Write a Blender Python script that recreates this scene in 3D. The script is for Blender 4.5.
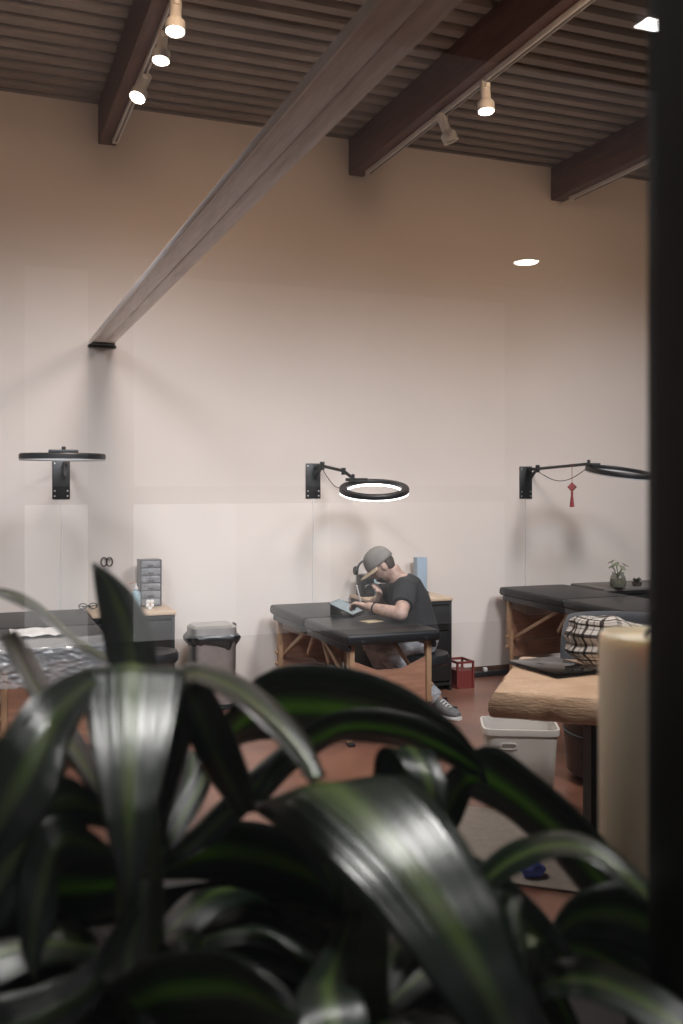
import bpy, bmesh, math, random
from mathutils import Vector, Matrix, noise as mnoise

for o in list(bpy.data.objects):
    bpy.data.objects.remove(o, do_unlink=True)
S = bpy.context.scene
COL = S.collection
PI = math.pi
rnd = random.Random(11)

# ------------------------------------------------------------------ camera
F_PX = 960.0                      # focal length in pixels of the 683 x 1024 frame
YAW = math.radians(21.1)
EYE = 1.5
HORIZON = 485.0
cam_d = bpy.data.cameras.new('camera')
cam = bpy.data.objects.new('camera', cam_d)
COL.objects.link(cam)
cam.location = (0, 0, EYE)
cam.rotation_euler = (PI / 2, 0, -YAW)
cam_d.sensor_fit = 'VERTICAL'
cam_d.sensor_height = 36
cam_d.sensor_width = 24
cam_d.lens = F_PX / 1024 * 36
cam_d.shift_y = -(512 - HORIZON) / 1024
cam_d.clip_start = 0.05
cam_d.dof.use_dof = True
cam_d.dof.focus_distance = 6.4
cam_d.dof.aperture_fstop = 4.6
S.camera = cam

# ------------------------------------------------------------------ world and exposure
w = bpy.data.worlds.new('dusk_sky')
S.world = w
w.use_nodes = True
bg = w.node_tree.nodes['Background']
bg.inputs[0].default_value = (0.90, 0.94, 1.0, 1)
bg.inputs[1].default_value = 0.4
S.view_settings.view_transform = 'Standard'
S.view_settings.look = 'None'
S.view_settings.exposure = 0.0
S.view_settings.gamma = 1.0
S.view_settings.use_curve_mapping = False
S.cycles.use_denoising = True
S.cycles.max_bounces = 10
S.cycles.diffuse_bounces = 5
S.cycles.transparent_max_bounces = 16
S.cycles.sample_clamp_indirect = 4.0
SPOT_W = 85.0
WARM = (1.0, 0.87, 0.77)

CY, SY = math.cos(YAW), math.sin(YAW)
def W(px, py, d):
    """a point of the room from its bearing in the photograph and its measured distance d (m) along the view axis"""
    r = (px - 341.5) / F_PX * d
    return Vector((r * CY + d * SY, -r * SY + d * CY, EYE + (HORIZON - py) / F_PX * d))

# ------------------------------------------------------------------ materials
MATS = {}
def mat(name, col, rough=0.5, metal=0.0, var=0.0, vscale=8.0, bump=0.0, bscale=60.0, spec=0.5, coat=0.0,
        stretch=None, trans=0.0, sheen=0.0, col2=None):
    if name in MATS:
        return MATS[name]
    m = bpy.data.materials.new(name)
    m.use_nodes = True
    nt = m.node_tree
    b = nt.nodes['Principled BSDF']
    b.inputs['Base Color'].default_value = (*col, 1)
    b.inputs['Roughness'].default_value = rough
    b.inputs['Metallic'].default_value = metal
    b.inputs['Specular IOR Level'].default_value = spec
    b.inputs['Coat Weight'].default_value = coat
    b.inputs['Transmission Weight'].default_value = trans
    b.inputs['Sheen Weight'].default_value = sheen
    tc = nt.nodes.new('ShaderNodeTexCoord')
    src = tc.outputs['Object']
    if stretch:
        mp = nt.nodes.new('ShaderNodeMapping')
        mp.inputs['Scale'].default_value = stretch
        nt.links.new(src, mp.inputs[0])
        src = mp.outputs[0]
    if var > 0 or col2:
        n = nt.nodes.new('ShaderNodeTexNoise')
        n.inputs['Scale'].default_value = vscale
        n.inputs['Detail'].default_value = 5
        nt.links.new(src, n.inputs['Vector'])
        r = nt.nodes.new('ShaderNodeValToRGB')
        r.color_ramp.elements[0].position = 0.3
        r.color_ramp.elements[1].position = 0.7
        if col2:
            a, c = col, col2
        else:
            a = tuple(max(0, x * (1 - var)) for x in col)
            c = tuple(min(1, x * (1 + var)) for x in col)
        r.color_ramp.elements[0].color = (*a, 1)
        r.color_ramp.elements[1].color = (*c, 1)
        nt.links.new(n.outputs[0], r.inputs[0])
        nt.links.new(r.outputs[0], b.inputs['Base Color'])
    if bump > 0:
        n2 = nt.nodes.new('ShaderNodeTexNoise')
        n2.inputs['Scale'].default_value = bscale
        n2.inputs['Detail'].default_value = 4
        nt.links.new(src, n2.inputs['Vector'])
        bp = nt.nodes.new('ShaderNodeBump')
        bp.inputs['Strength'].default_value = bump
        bp.inputs['Distance'].default_value = 0.02
        nt.links.new(n2.outputs[0], bp.inputs['Height'])
        nt.links.new(bp.outputs[0], b.inputs['Normal'])
    MATS[name] = m
    return m

def emit(name, col, strength):
    if name in MATS:
        return MATS[name]
    m = bpy.data.materials.new(name)
    m.use_nodes = True
    b = m.node_tree.nodes['Principled BSDF']
    b.inputs['Base Color'].default_value = (0.8, 0.8, 0.8, 1)
    b.inputs['Emission Color'].default_value = (*col, 1)
    b.inputs['Emission Strength'].default_value = strength
    MATS[name] = m
    return m

def glass_mat(name, tint=(1, 1, 1), ior=1.5, rough=0.0):
    m = bpy.data.materials.new(name)
    m.use_nodes = True
    nt = m.node_tree
    nt.nodes.clear()
    out = nt.nodes.new('ShaderNodeOutputMaterial')
    mx = nt.nodes.new('ShaderNodeMixShader')
    fr = nt.nodes.new('ShaderNodeFresnel')
    fr.inputs[0].default_value = ior
    t = nt.nodes.new('ShaderNodeBsdfTransparent')
    t.inputs[0].default_value = (*tint, 1)
    g = nt.nodes.new('ShaderNodeBsdfGlossy')
    g.inputs['Roughness'].default_value = rough
    geo = nt.nodes.new('ShaderNodeNewGeometry')
    sub = nt.nodes.new('ShaderNodeMath'); sub.operation = 'SUBTRACT'; sub.inputs[0].default_value = 1.0
    nt.links.new(geo.outputs['Backfacing'], sub.inputs[1])
    mul = nt.nodes.new('ShaderNodeMath'); mul.operation = 'MULTIPLY'
    nt.links.new(fr.outputs[0], mul.inputs[0]); nt.links.new(sub.outputs[0], mul.inputs[1])
    nt.links.new(mul.outputs[0], mx.inputs[0])
    nt.links.new(t.outputs[0], mx.inputs[1])
    nt.links.new(g.outputs[0], mx.inputs[2])
    nt.links.new(mx.outputs[0], out.inputs[0])
    MATS[name] = m
    return m

M_wall = mat('painted_plaster', (0.70, 0.62, 0.555), 0.75, var=0.03, vscale=1.2, bump=0.06, bscale=90)
M_deck = mat('painted_steel_deck', (0.27, 0.225, 0.195), 0.45, var=0.12, vscale=3)
M_beam = mat('stained_timber', (0.115, 0.052, 0.040), 0.5, var=0.3, vscale=6, bump=0.15, bscale=30, stretch=(6, 0.6, 6))
M_plank = mat('weathered_plank', (0.80, 0.73, 0.69), 0.38, spec=0.9, bump=0.2, bscale=20, vscale=5, stretch=(8, 0.7, 8), col2=(0.56, 0.47, 0.43))
M_floor = mat('stained_floor', (0.21, 0.095, 0.062), 0.30, var=0.35, vscale=2.2, bump=0.03, bscale=40, stretch=(1, 1, 1))
M_base = mat('brown_baseboard', (0.10, 0.050, 0.032), 0.45, var=0.2)
M_blackmetal = mat('black_powder_coat', (0.012, 0.012, 0.013), 0.42, var=0.2)
M_blackplastic = mat('black_plastic', (0.015, 0.015, 0.016), 0.4, var=0.2)
M_vinyl = mat('black_vinyl', (0.014, 0.014, 0.015), 0.42, spec=0.35, var=0.15, vscale=12, bump=0.05, bscale=120)
M_beech = mat('beech_wood', (0.42, 0.25, 0.14), 0.45, var=0.18, vscale=6, stretch=(10, 10, 1))
M_ply = mat('red_brown_plywood', (0.40, 0.20, 0.125), 0.5, var=0.2, vscale=5, stretch=(1, 8, 8))
M_chrome = mat('brushed_steel', (0.60, 0.59, 0.57), 0.42, 1.0, var=0.08, vscale=20)
M_white = mat('white_enamel', (0.75, 0.72, 0.68), 0.4, var=0.03)
M_whiteplastic = mat('white_plastic', (0.74, 0.72, 0.69), 0.4, var=0.03)
M_frame = mat('black_window_frame', (0.004, 0.004, 0.004), 0.6, var=0.2)
M_led_on = emit('led_diffuser_lit', (1.0, 0.97, 0.93), 7.0)
M_led_off = mat('led_diffuser_unlit', (0.55, 0.55, 0.54), 0.35, var=0.05)
M_bulb = emit('lamp_lens_lit', (1.0, 0.90, 0.78), 22.0)
M_bulb_off = mat('lamp_lens_unlit', (0.5, 0.48, 0.45), 0.25, var=0.05)
M_pane = glass_mat('window_glass', ior=1.78)
M_jar = glass_mat('jar_glass', (0.80, 0.82, 0.80), 1.5, 0.05)
M_pot = mat('planter_black', (0.008, 0.008, 0.008), 0.6, var=0.2)
M_soil = mat('potting_soil', (0.012, 0.009, 0.007), 0.95, var=0.5, vscale=60, bump=0.6, bscale=80)
M_stem = mat('plant_stem', (0.05, 0.06, 0.025), 0.6, var=0.3, vscale=30)

# ------------------------------------------------------------------ mesh helpers
def frame_of(t):
    t = t.normalized()
    up = Vector((0, 0, 1)) if abs(t.z) < 0.95 else Vector((1, 0, 0))
    a = t.cross(up).normalized()
    return a, a.cross(t).normalized()

class MB:
    def __init__(s):
        s.bm = bmesh.new()
        s.uv = None
    def box(s, c, size, rz=0.0, bevel=0.0, seg=2, mtx=None):
        bm2 = bmesh.new()
        bmesh.ops.create_cube(bm2, size=1.0)
        bmesh.ops.scale(bm2, vec=size, verts=bm2.verts)
        if bevel > 0:
            bmesh.ops.bevel(bm2, geom=list(bm2.edges), offset=min(bevel, min(size) * 0.49), segments=seg, profile=0.5, affect='EDGES')
        m = mtx if mtx is not None else Matrix.Translation(Vector(c)) @ Matrix.Rotation(rz, 4, 'Z')
        bmesh.ops.transform(bm2, matrix=m, verts=bm2.verts)
        s._merge(bm2)
        return s
    def _merge(s, bm2):
        me = bpy.data.meshes.new('tmp')
        bm2.to_mesh(me)
        bm2.free()
        s.bm.from_mesh(me)
        bpy.data.meshes.remove(me)
    def bar(s, a, b, wdt, hgt, bevel=0.0, upv=None):
        a, b = Vector(a), Vector(b)
        t = (b - a)
        x = t.normalized()
        up = Vector(upv) if upv else (Vector((0, 0, 1)) if abs(x.z) < 0.95 else Vector((1, 0, 0)))
        y = up.cross(x).normalized()
        z = x.cross(y).normalized()
        m = Matrix((x, y, z)).transposed().to_4x4()
        m.translation = (a + b) / 2
        return s.box(None, (t.length, wdt, hgt), bevel=bevel, mtx=m)
    def tube(s, pts, r, n=10, cap=True, round_ends=False, closed=False):
        pts = [Vector(p) for p in pts]
        rs = list(r) if isinstance(r, (list, tuple)) else [r] * len(pts)
        if round_ends:
            t0 = (pts[0] - pts[1]).normalized(); t1 = (pts[-1] - pts[-2]).normalized()
            pre, prer, post, postr = [], [], [], []
            for k in (0.98, 0.85, 0.5):
                pre.append(pts[0] + t0 * rs[0] * k); prer.append(rs[0] * math.sqrt(1 - k * k))
            for k in (0.5, 0.85, 0.98):
                post.append(pts[-1] + t1 * rs[-1] * k); postr.append(rs[-1] * math.sqrt(1 - k * k))
            pts = pre + pts + post; rs = prer + rs + postr
        N = len(pts)
        rings = []
        pa = None
        for i in range(N):
            if closed:
                t = pts[(i + 1) % N] - pts[(i - 1) % N]
            else:
                t = pts[min(i + 1, N - 1)] - pts[max(i - 1, 0)]
            t = t.normalized()
            if pa is None:
                a, b = frame_of(t)
            else:
                a = (pa - t * pa.dot(t)).normalized()
                b = a.cross(t).normalized()
            pa = a
            rings.append([s.bm.verts.new(pts[i] + (a * math.cos(2 * PI * k / n) + b * math.sin(2 * PI * k / n)) * rs[i]) for k in range(n)])
        rng = range(N) if closed else range(N - 1)
        for i in rng:
            A, B = rings[i], rings[(i + 1) % N]
            for k in range(n):
                s.bm.faces.new((A[k], A[(k + 1) % n], B[(k + 1) % n], B[k]))
        if cap and not closed:
            s.bm.faces.new(rings[0][::-1]); s.bm.faces.new(rings[-1])
        return s
    def lathe(s, prof, n=24, mtx=None, sx=1.0, sy=1.0):
        m = mtx if mtx is not None else Matrix.Identity(4)
        rings = []
        for (r, z) in prof:
            if r < 1e-6:
                rings.append([s.bm.verts.new(m @ Vector((0, 0, z)))])
            else:
                rings.append([s.bm.verts.new(m @ Vector((r * sx * math.cos(2 * PI * k / n), r * sy * math.sin(2 * PI * k / n), z))) for k in range(n)])
        for A, B in zip(rings[:-1], rings[1:]):
            for k in range(n):
                k2 = (k + 1) % n
                if len(A) == 1 and len(B) == 1:
                    continue
                if len(A) == 1:
                    s.bm.faces.new((A[0], B[k], B[k2]))
                elif len(B) == 1:
                    s.bm.faces.new((A[k], A[k2], B[0]))
                else:
                    s.bm.faces.new((A[k], A[k2], B[k2], B[k]))
        return s
    def loft(s, secs, n=16, power=2.0):
        """secs: (centre, half-axis a, half-axis b)"""
        rings = []
        for c, a, b in secs:
            c, a, b = Vector(c), Vector(a), Vector(b)
            ring = []
            for k in range(n):
                th = 2 * PI * k / n
                ct, st = math.cos(th), math.sin(th)
                e = 2.0 / power
                ring.append(s.bm.verts.new(c + a * (abs(ct) ** e * (1 if ct >= 0 else -1)) + b * (abs(st) ** e * (1 if st >= 0 else -1))))
            rings.append(ring)
        for A, B in zip(rings[:-1], rings[1:]):
            for k in range(n):
                s.bm.faces.new((A[k], A[(k + 1) % n], B[(k + 1) % n], B[k]))
        s.bm.faces.new(rings[0][::-1]); s.bm.faces.new(rings[-1])
        return s
    def prism(s, poly, mtx, h):
        """poly in local xy, extruded along local z by h"""
        a = [s.bm.verts.new(mtx @ Vector((x, y, 0))) for x, y in poly]
        b = [s.bm.verts.new(mtx @ Vector((x, y, h))) for x, y in poly]
        n = len(poly)
        s.bm.faces.new(a[::-1]); s.bm.faces.new(b)
        for k in range(n):
            s.bm.faces.new((a[k], a[(k + 1) % n], b[(k + 1) % n], b[k]))
        return s
    def grid(s, nu, nv, fn, uvs=False):
        V = [[s.bm.verts.new(fn(i / nu, j / nv)) for j in range(nv + 1)] for i in range(nu + 1)]
        if uvs and s.uv is None:
            s.uv = s.bm.loops.layers.uv.new('UVMap')
        for i in range(nu):
            for j in range(nv):
                f = s.bm.faces.new((V[i][j], V[i + 1][j], V[i + 1][j + 1], V[i][j + 1]))
                if uvs:
                    for l, (a, b) in zip(f.loops, ((i, j), (i + 1, j), (i + 1, j + 1), (i, j + 1))):
                        l[s.uv].uv = (a / nu, b / nv)
        return s
    def sphere(s, c, r, n=16, scale=(1, 1, 1), mtx=None):
        m = mtx if mtx is not None else Matrix.Translation(Vector(c)) @ Matrix.Diagonal((*scale, 1))
        bm2 = bmesh.new()
        bmesh.ops.create_uvsphere(bm2, u_segments=n, v_segments=max(6, n * 2 // 3), radius=r)
        bmesh.ops.transform(bm2, matrix=m, verts=bm2.verts)
        s._merge(bm2)
        return s
    def build(s, name, material, parent=None, smooth=True, auto=35):
        bmesh.ops.recalc_face_normals(s.bm, faces=s.bm.faces) if s.uv is None else None
        me = bpy.data.meshes.new(name)
        s.bm.to_mesh(me)
        s.bm.free()
        me.materials.append(material)
        if smooth:
            me.polygons.foreach_set('use_smooth', [True] * len(me.polygons))
            if auto:
                me.set_sharp_from_angle(angle=math.radians(auto))
        o = bpy.data.objects.new(name, me)
        COL.objects.link(o)
        if parent:
            o.parent = parent
            o.matrix_parent_inverse = Matrix.Translation(-parent.location) if parent.type == 'EMPTY' and parent.rotation_euler.z == 0 else parent.matrix_basis.inverted()
        return o

def tag(o, label=None, cat=None, group=None, kind=None):
    if label: o['label'] = label
    if cat: o['category'] = cat
    if group: o['group'] = group
    if kind: o['kind'] = kind
    return o

def thing(name, label, cat, loc=(0, 0, 0), group=None, kind=None):
    e = bpy.data.objects.new(name, None)
    COL.objects.link(e)
    e.location = loc
    e.empty_display_size = 0.05
    return tag(e, label, cat, group, kind)

def share(src, name, parent, mtx_delta):
    """another piece sharing the mesh of src, moved by mtx_delta (world)"""
    o = src.copy()
    COL.objects.link(o)
    o.location = o.location + Vector(mtx_delta)
    return o

# ------------------------------------------------------------------ room shell
XL, XR, YB, YF, ZC = -2.6, 8.2, 6.72, 0.56, 4.10
tag(MB().box(((XL + XR) / 2, (YF + YB) / 2, -0.05), (XR - XL + 0.4, YB - YF + 0.4, 0.1)).build('floor', M_floor), 'red-brown polished studio floor', 'floor', kind='structure')
tag(MB().box(((XL + XR) / 2, YB + 0.1, 2.1), (XR - XL + 0.4, 0.2, 4.4)).build('wall_back', M_wall), 'tall plain beige rear wall behind the work stations', 'wall', kind='structure')
tag(MB().box((XL - 0.1, (YF + YB) / 2, 2.1), (0.2, YB - YF, 4.4)).build('wall_left', M_wall), 'beige side wall at the left end of the studio', 'wall', kind='structure')
tag(MB().box((XR + 0.1, (YF + YB) / 2, 2.1), (0.2, YB - YF, 4.4)).build('wall_right', M_wall), 'beige side wall at the far right of the studio', 'wall', kind='structure')
fw = MB()
fw.box(((XL + XR) / 2, 0.47, 0.42), (XR - XL + 0.4, 0.18, 0.84))
fw.box(((XL + XR) / 2, 0.47, 3.65), (XR - XL + 0.4, 0.18, 1.3))
fw.box((XL + 0.2, 0.47, 1.92), (0.8, 0.18, 2.2))
fw.box((XR - 1.6, 0.47, 1.92), (3.6, 0.18, 2.2))
tag(fw.build('wall_front', mat('dark_front_wall', (0.05, 0.045, 0.042), 0.7, var=0.2)), 'dark street-side wall around the shop window', 'wall', kind='structure')

# corrugated roof deck, laid in sheets
ceil = thing('ceiling', 'dark corrugated steel deck ceiling', 'ceiling', (0, 0, ZC), kind='structure')
PIT, NR = 0.152, 7
def deck_sheet():
    b = MB()
    prof = []
    for k in range(NR):
        y0 = k * PIT
        prof += [(y0, 0.0), (y0 + 0.070, 0.0), (y0 + 0.092, 0.042), (y0 + PIT - 0.022, 0.042)]
    prof.append((NR * PIT, 0.0))
    bot = [(y, z) for y, z in prof]
    top = [(y, z + 0.006) for y, z in reversed(prof)]
    poly = bot + top
    m = Matrix(((0, 0, 1, XL - 0.1), (1, 0, 0, 0), (0, 1, 0, ZC), (0, 0, 0, 1)))
    b.prism(poly, m, XR - XL + 0.2)
    return b
first = deck_sheet().build('deck_sheet', M_deck, ceil, auto=20)
ny = int((YB - YF) / (NR * PIT)) + 2
base_y = YB - ny * NR * PIT
first.location.y += base_y
for k in range(1, ny):
    share(first, 'deck_sheet', ceil, (0, k * NR * PIT, 0))
MB().box(((XL + XR) / 2, (YF + YB) / 2, ZC + 0.12), (XR - XL + 0.4, YB - YF + 0.6, 0.08)).build('roof_slab', M_deck, ceil)

# roof beams
BX = [0.81, 2.65, 4.43, 6.23]
BLAB = ['dark red timber roof beam above the three lit spotlights', 'dark red timber roof beam with two spotlights beside the low plank beam',
        'dark red timber roof beam nearest the black window mullion', 'dark red timber roof beam beyond the window mullion']
for i, x in enumerate(BX):
    bm_ = MB().box((x + 0.06, (YF + YB) / 2, 3.965), (0.12, YB - YF, 0.27), bevel=0.006)
    tag(bm_.build('trim_%d' % (i + 1), M_beam), BLAB[i], 'beam', kind='structure', group='roof beams')
xm = -0.97
tag(MB().box((xm + 0.06, (YF + YB) / 2, 3.965), (0.12, YB - YF, 0.27), bevel=0.006).build('trim_5', M_beam), 'dark red timber roof beam over the left end of the studio', 'beam', kind='structure', group='roof beams')

# low beam: two boards side by side, pale edge strip, wall bracket
lb = thing('low_beam', 'long weathered plank beam running low from the rear wall towards the window', 'beam', (0.835, YB, 2.46), kind='structure')
MB().box((0.8005, 3.64, 2.474), (0.0815, 6.15, 0.026), bevel=0.004).build('plank', M_plank, lb)
MB().box((0.8755, 3.64, 2.473), (0.068, 6.15, 0.026), bevel=0.004).build('plank', M_plank, lb)
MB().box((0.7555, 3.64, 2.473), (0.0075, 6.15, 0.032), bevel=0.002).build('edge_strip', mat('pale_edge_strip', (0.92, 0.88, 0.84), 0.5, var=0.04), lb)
br = MB()
br.box((0.835, 6.71, 2.447), (0.19, 0.03, 0.016), bevel=0.003)
br.box((0.835, 6.66, 2.453), (0.15, 0.12, 0.006))
for dx in (-0.08, -0.03, 0.03, 0.08):
    br.sphere((0.835 + dx, 6.693, 2.449), 0.009, 8)
br.build('wall_bracket', M_blackmetal, lb)

# baseboards
tag(MB().box(((XL + XR) / 2, YB - 0.009, 0.03), (XR - XL, 0.018, 0.06), bevel=0.004).build('baseboard_back', M_base), 'low brown baseboard along the rear wall', 'baseboard', kind='structure')

# ------------------------------------------------------------------ shop window (frame, mullions, glass), ledge
win = thing('window_1', 'black framed shop window the plants stand behind', 'window', (0.45, 0.5, 0.84), kind='structure')
for (xa, xb) in ((0.4485, 0.53), (-1.08, -1.0), (2.2, 2.28)):
    MB().box(((xa + xb) / 2, 0.50, 1.92), (xb - xa, 0.12, 2.16), bevel=0.003).build('mullion', M_frame, win)
xw0, xw1 = XL + 0.6, XR - 3.4
MB().box(((xw0 + xw1) / 2, 0.50, 0.87), (xw1 - xw0, 0.12, 0.06), bevel=0.003).build('bottom_rail', M_frame, win)
MB().box(((xw0 + xw1) / 2, 0.50, 2.97), (xw1 - xw0, 0.12, 0.06), bevel=0.003).build('top_rail', M_frame, win)
for (xa, xb) in ((xw0, -1.08), (-1.0, 0.4485), (0.53, 2.2), (2.28, xw1)):
    MB().box(((xa + xb) / 2, 0.50, 1.92), (xb - xa, 0.008, 2.04)).build('pane', M_pane, win, smooth=False)
tag(MB().box(((xw0 + xw1) / 2, 0.83, 0.82), (xw1 - xw0, 0.54, 0.04), bevel=0.006).build('trim_6', M_pot), 'black ledge inside the shop window', 'window ledge', kind='structure')

# ------------------------------------------------------------------ outside: pavement, canopy, building across the street (mirrored in the glass)
tag(MB().box((1.5, -4.2, -0.06), (26, 9.1, 0.1)).build('pavement', mat('asphalt', (0.10, 0.10, 0.10), 0.8, var=0.2, vscale=5, bump=0.1)), 'dark street pavement outside the shop window', 'pavement', kind='structure')
cano = thing('canopy', 'dark flat canopy over the pavement outside', 'canopy', (1.5, -0.9, 3.1), kind='structure')
MB().box((1.5, -0.92, 3.17), (12, 2.56, 0.14), bevel=0.01).build('canopy_slab', mat('canopy_dark', (0.012, 0.012, 0.012), 0.7, var=0.2), cano)
M_panel = emit('canopy_lamp_lit', (1.0, 0.98, 0.95), 40.0)
for x, y in ((2.21, -1.73), (0.35, -1.73), (-1.5, -1.73)):  # first one mirrors in the glass; other two added for leaf highlights
    q = MB().box((x, y, 3.0985), (0.10, 0.07, 0.005)).build('downlight', M_panel, cano)
opp = thing('storefront_building', 'pale storefront across the street seen only as a faint reflection in the glass', 'building', (2, -8.4, 0))
MB().box((2, -8.45, 3.1), (24, 0.3, 6.2)).build('facade', mat('facade_render', (0.46, 0.44, 0.42), 0.8, var=0.05), opp)
shop = [(0.46, 1.02, 1.0), (1.45, 2.45, 1.0), (2.45, 3.45, 0.7), (3.45, 4.4, 0.25), (4.4, 5.5, 0.15)]
for i, (xa, xb, k) in enumerate(shop):
    MB().box(((xa + xb) / 2, -8.28, 0.66), (xb - xa, 0.05, 1.31)).build('shop_pane', emit('shop_lit_%d' % i, (1.0, 0.98, 0.96), 1.2 * k), opp)
    MB().box(((xa + xb) / 2, -8.28, 2.5), (xb - xa, 0.05, 2.02)).build('shop_pane', emit('shop_upper_lit_%d' % i, (1.0, 0.96, 0.92), 0.17 * k), opp)
MB().box((2.5, -7.6, 3.78), (12, 1.5, 0.16)).build('awning', mat('facade_render', (0.46, 0.44, 0.42)), opp)
MB().lathe([(0, 0), (0.12, 0), (0.12, 0.03), (0, 0.03)], 24, Matrix.Translation((5.12, -7.2, 3.696))).build('awning_lamp', emit('awning_lamp_lit', (1.0, 0.95, 0.88), 40.0), opp)

# ------------------------------------------------------------------ track lighting
def rail(x, y0, y1, label):
    r = thing('track_rail', label, 'track rail', (x, y1, 3.82), group='ceiling track rails')
    b = MB()
    b.box((x, (y0 + y1) / 2, 3.814), (0.036, y1 - y0, 0.032), bevel=0.003)
    b.build('rail_body', M_white, r)
    MB().box((x, (y0 + y1) / 2, 3.796), (0.012, y1 - y0 - 0.04, 0.006)).build('contact_slot', mat('rail_slot', (0.2, 0.19, 0.18), 0.5, var=0.1), r)
    MB().box((x, y1 + 0.012, 3.813), (0.04, 0.03, 0.036), bevel=0.004).build('end_cap', M_white, r)
rail(0.905, 1.5, 6.55, 'white track rail under the beam above the three lit spotlights')
rail(2.745, 1.5, 6.55, 'white track rail under the middle beam carrying two spotlights')
rail(-0.875, 1.5, 6.55, 'added white track rail, out of view, under the beam over the left end of the studio')  # added out of view to carry the far left wall washers
rail(4.525, 0.7, 6.55, 'white track rail under the beam nearest the window mullion')

def track_head(x, y, aim, label, lit=True, watts=SPOT_W, angle=95, group=None, size=1.0, color=None, soft=0.05, pz=3.735):
    t = thing('track_spotlight', label, 'spotlight', (x, y, 3.79), group=group or 'track spotlights')
    MB().box((x, y, 3.7785), (0.03, 0.075, 0.026), bevel=0.004).build('adapter', M_white, t)
    aim = Vector(aim)
    piv = Vector((x, y, pz))
    d = (aim - piv).normalized()
    MB().tube([(x, y, 3.78), (x, y, pz)], 0.009, 8).tube([piv + Vector((-0.02, 0, 0)), piv + Vector((0.02, 0, 0))], 0.012, 8).build('swivel_arm', M_white, t)
    a, b = frame_of(d)
    m = Matrix((a, b, d)).transposed().to_4x4()
    m.translation = piv
    k = size
    prof = [(0, -0.065), (0.030, -0.065), (0.034, -0.058), (0.034, 0.06), (0.036, 0.065), (0.054, 0.085), (0.056, 0.09), (0.056, 0.145), (0.052, 0.145), (0.050, 0.120)]
    MB().lathe([(r * k, z * k) for r, z in prof], 24, m).build('housing', M_white, t)
    MB().lathe([(0.050 * k, 0.118 * k), (0.046 * k, 0.130 * k), (0.03 * k, 0.138 * k), (0, 0.140 * k)], 20, m).build('lens', M_bulb if lit else M_bulb_off, t)
    if lit and watts > 0:
        L = bpy.data.lights.new('spot', 'SPOT')
        L.energy = watts
        L.color = color or WARM
        L.spot_size = math.radians(angle)
        L.spot_blend = 1.0
        L.shadow_soft_size = soft
        lo = bpy.data.objects.new('spot_beam', L)
        COL.objects.link(lo)
        lo.parent = t
        lo.location = piv + d * 0.16 * k - Vector(t.location)
        lo.rotation_euler = d.to_track_quat('-Z', 'Y').to_euler()
    return t
# visible heads
track_head(0.905, 4.53, (0.78, 4.1, 1.7), 'brightest white track spotlight, highest of the three at upper left', size=0.85, pz=3.757)
track_head(0.905, 4.87, (0.70, 4.5, 1.7), 'lit white track spotlight, middle one of the three at upper left', size=0.82, pz=3.757)
track_head(0.905, 5.42, (0.30, 4.9, 2.3), 'lit white track spotlight, lowest of the three and nearest the rear wall', size=0.84, pz=3.757)
track_head(2.745, 4.83, (2.70, 4.55, 1.6), 'lit white track spotlight, upper one under the middle beam', size=0.88, pz=3.757)
track_head(2.745, 5.35, (3.30, 5.2, 2.4), 'unlit white track spotlight, lower one under the middle beam', lit=False, size=0.88, pz=3.757)
# unseen wall-washing heads added on the rails towards the window, to light the wall
ADDED_WASH = ((-0.875, 2.0, -0.5), (-0.875, 2.8, 0.75), (0.905, 1.9, 0.0), (0.905, 2.7, 1.4), (2.745, 1.9, 1.6), (2.745, 2.7, 3.2), (4.525, 1.9, 4.4), (4.525, 2.7, 5.4))
RAILN = {-0.875: 'far left', 0.905: 'left', 2.745: 'middle', 4.525: 'right'}
for x, y, ax in ADDED_WASH:
    track_head(x, y, (ax, YB, 0.45), 'added wall-washing white spotlight above the picture, %s one of two on the %s rail' % ('front' if y < 2.3 else 'rear', RAILN[x]), watts=SPOT_W * (2.9 if x > 0 else 2.0), angle=67,
               group='added wall-washing track spotlights above the picture', color=(0.90, 0.97, 1.07), soft=0.38)
for x, y, ax in ((0.905, 3.3, 0.2), (2.745, 3.3, 2.7), (4.525, 3.3, 5.0)):  # unseen heads added to warm and brighten the upper wall
    track_head(x, y, (ax, YB, 2.2), 'added warm white spotlight above the picture on the %s rail, aimed high on the wall' % RAILN[x], watts=SPOT_W * 0.88, angle=100,
               group='added warm wall spotlights above the picture', color=(1.0, 0.66, 0.42), soft=0.2)
track_head(2.745, 1.75, (2.25, 3.2, 0.7), 'added white spotlight above the picture aimed at the wood slab table', watts=SPOT_W * 2.8, angle=50, color=(1.0, 0.92, 0.84), soft=0.1)  # unseen head added to brighten the slab and its front edge
# unseen rail added along the shop window to carry the plant heads
added_rail = thing('track_rail', 'added white track rail, out of view, along the shop window above the plants', 'track rail', (0.5, 1.3, 3.82), group='ceiling track rails')
MB().box((0.5, 1.3, 3.814), (3.6, 0.036, 0.032), bevel=0.003).build('rail_body', M_white, added_rail)
for x, ax in ((0.10, 0.08), (0.62, 0.42)):  # heads added to give the leaves their sheen
    track_head(x, 1.3, (ax, 0.74, 1.25), 'added white spotlight on the window rail above the picture, aimed at the %s dracaena' % ('left' if x < 0.3 else 'middle'), watts=SPOT_W * (2.2 if x < 0.3 else 1.3), angle=46,
               group='added plant spotlights above the picture', color=(1.0, 0.98, 0.95), soft=0.28)

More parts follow.
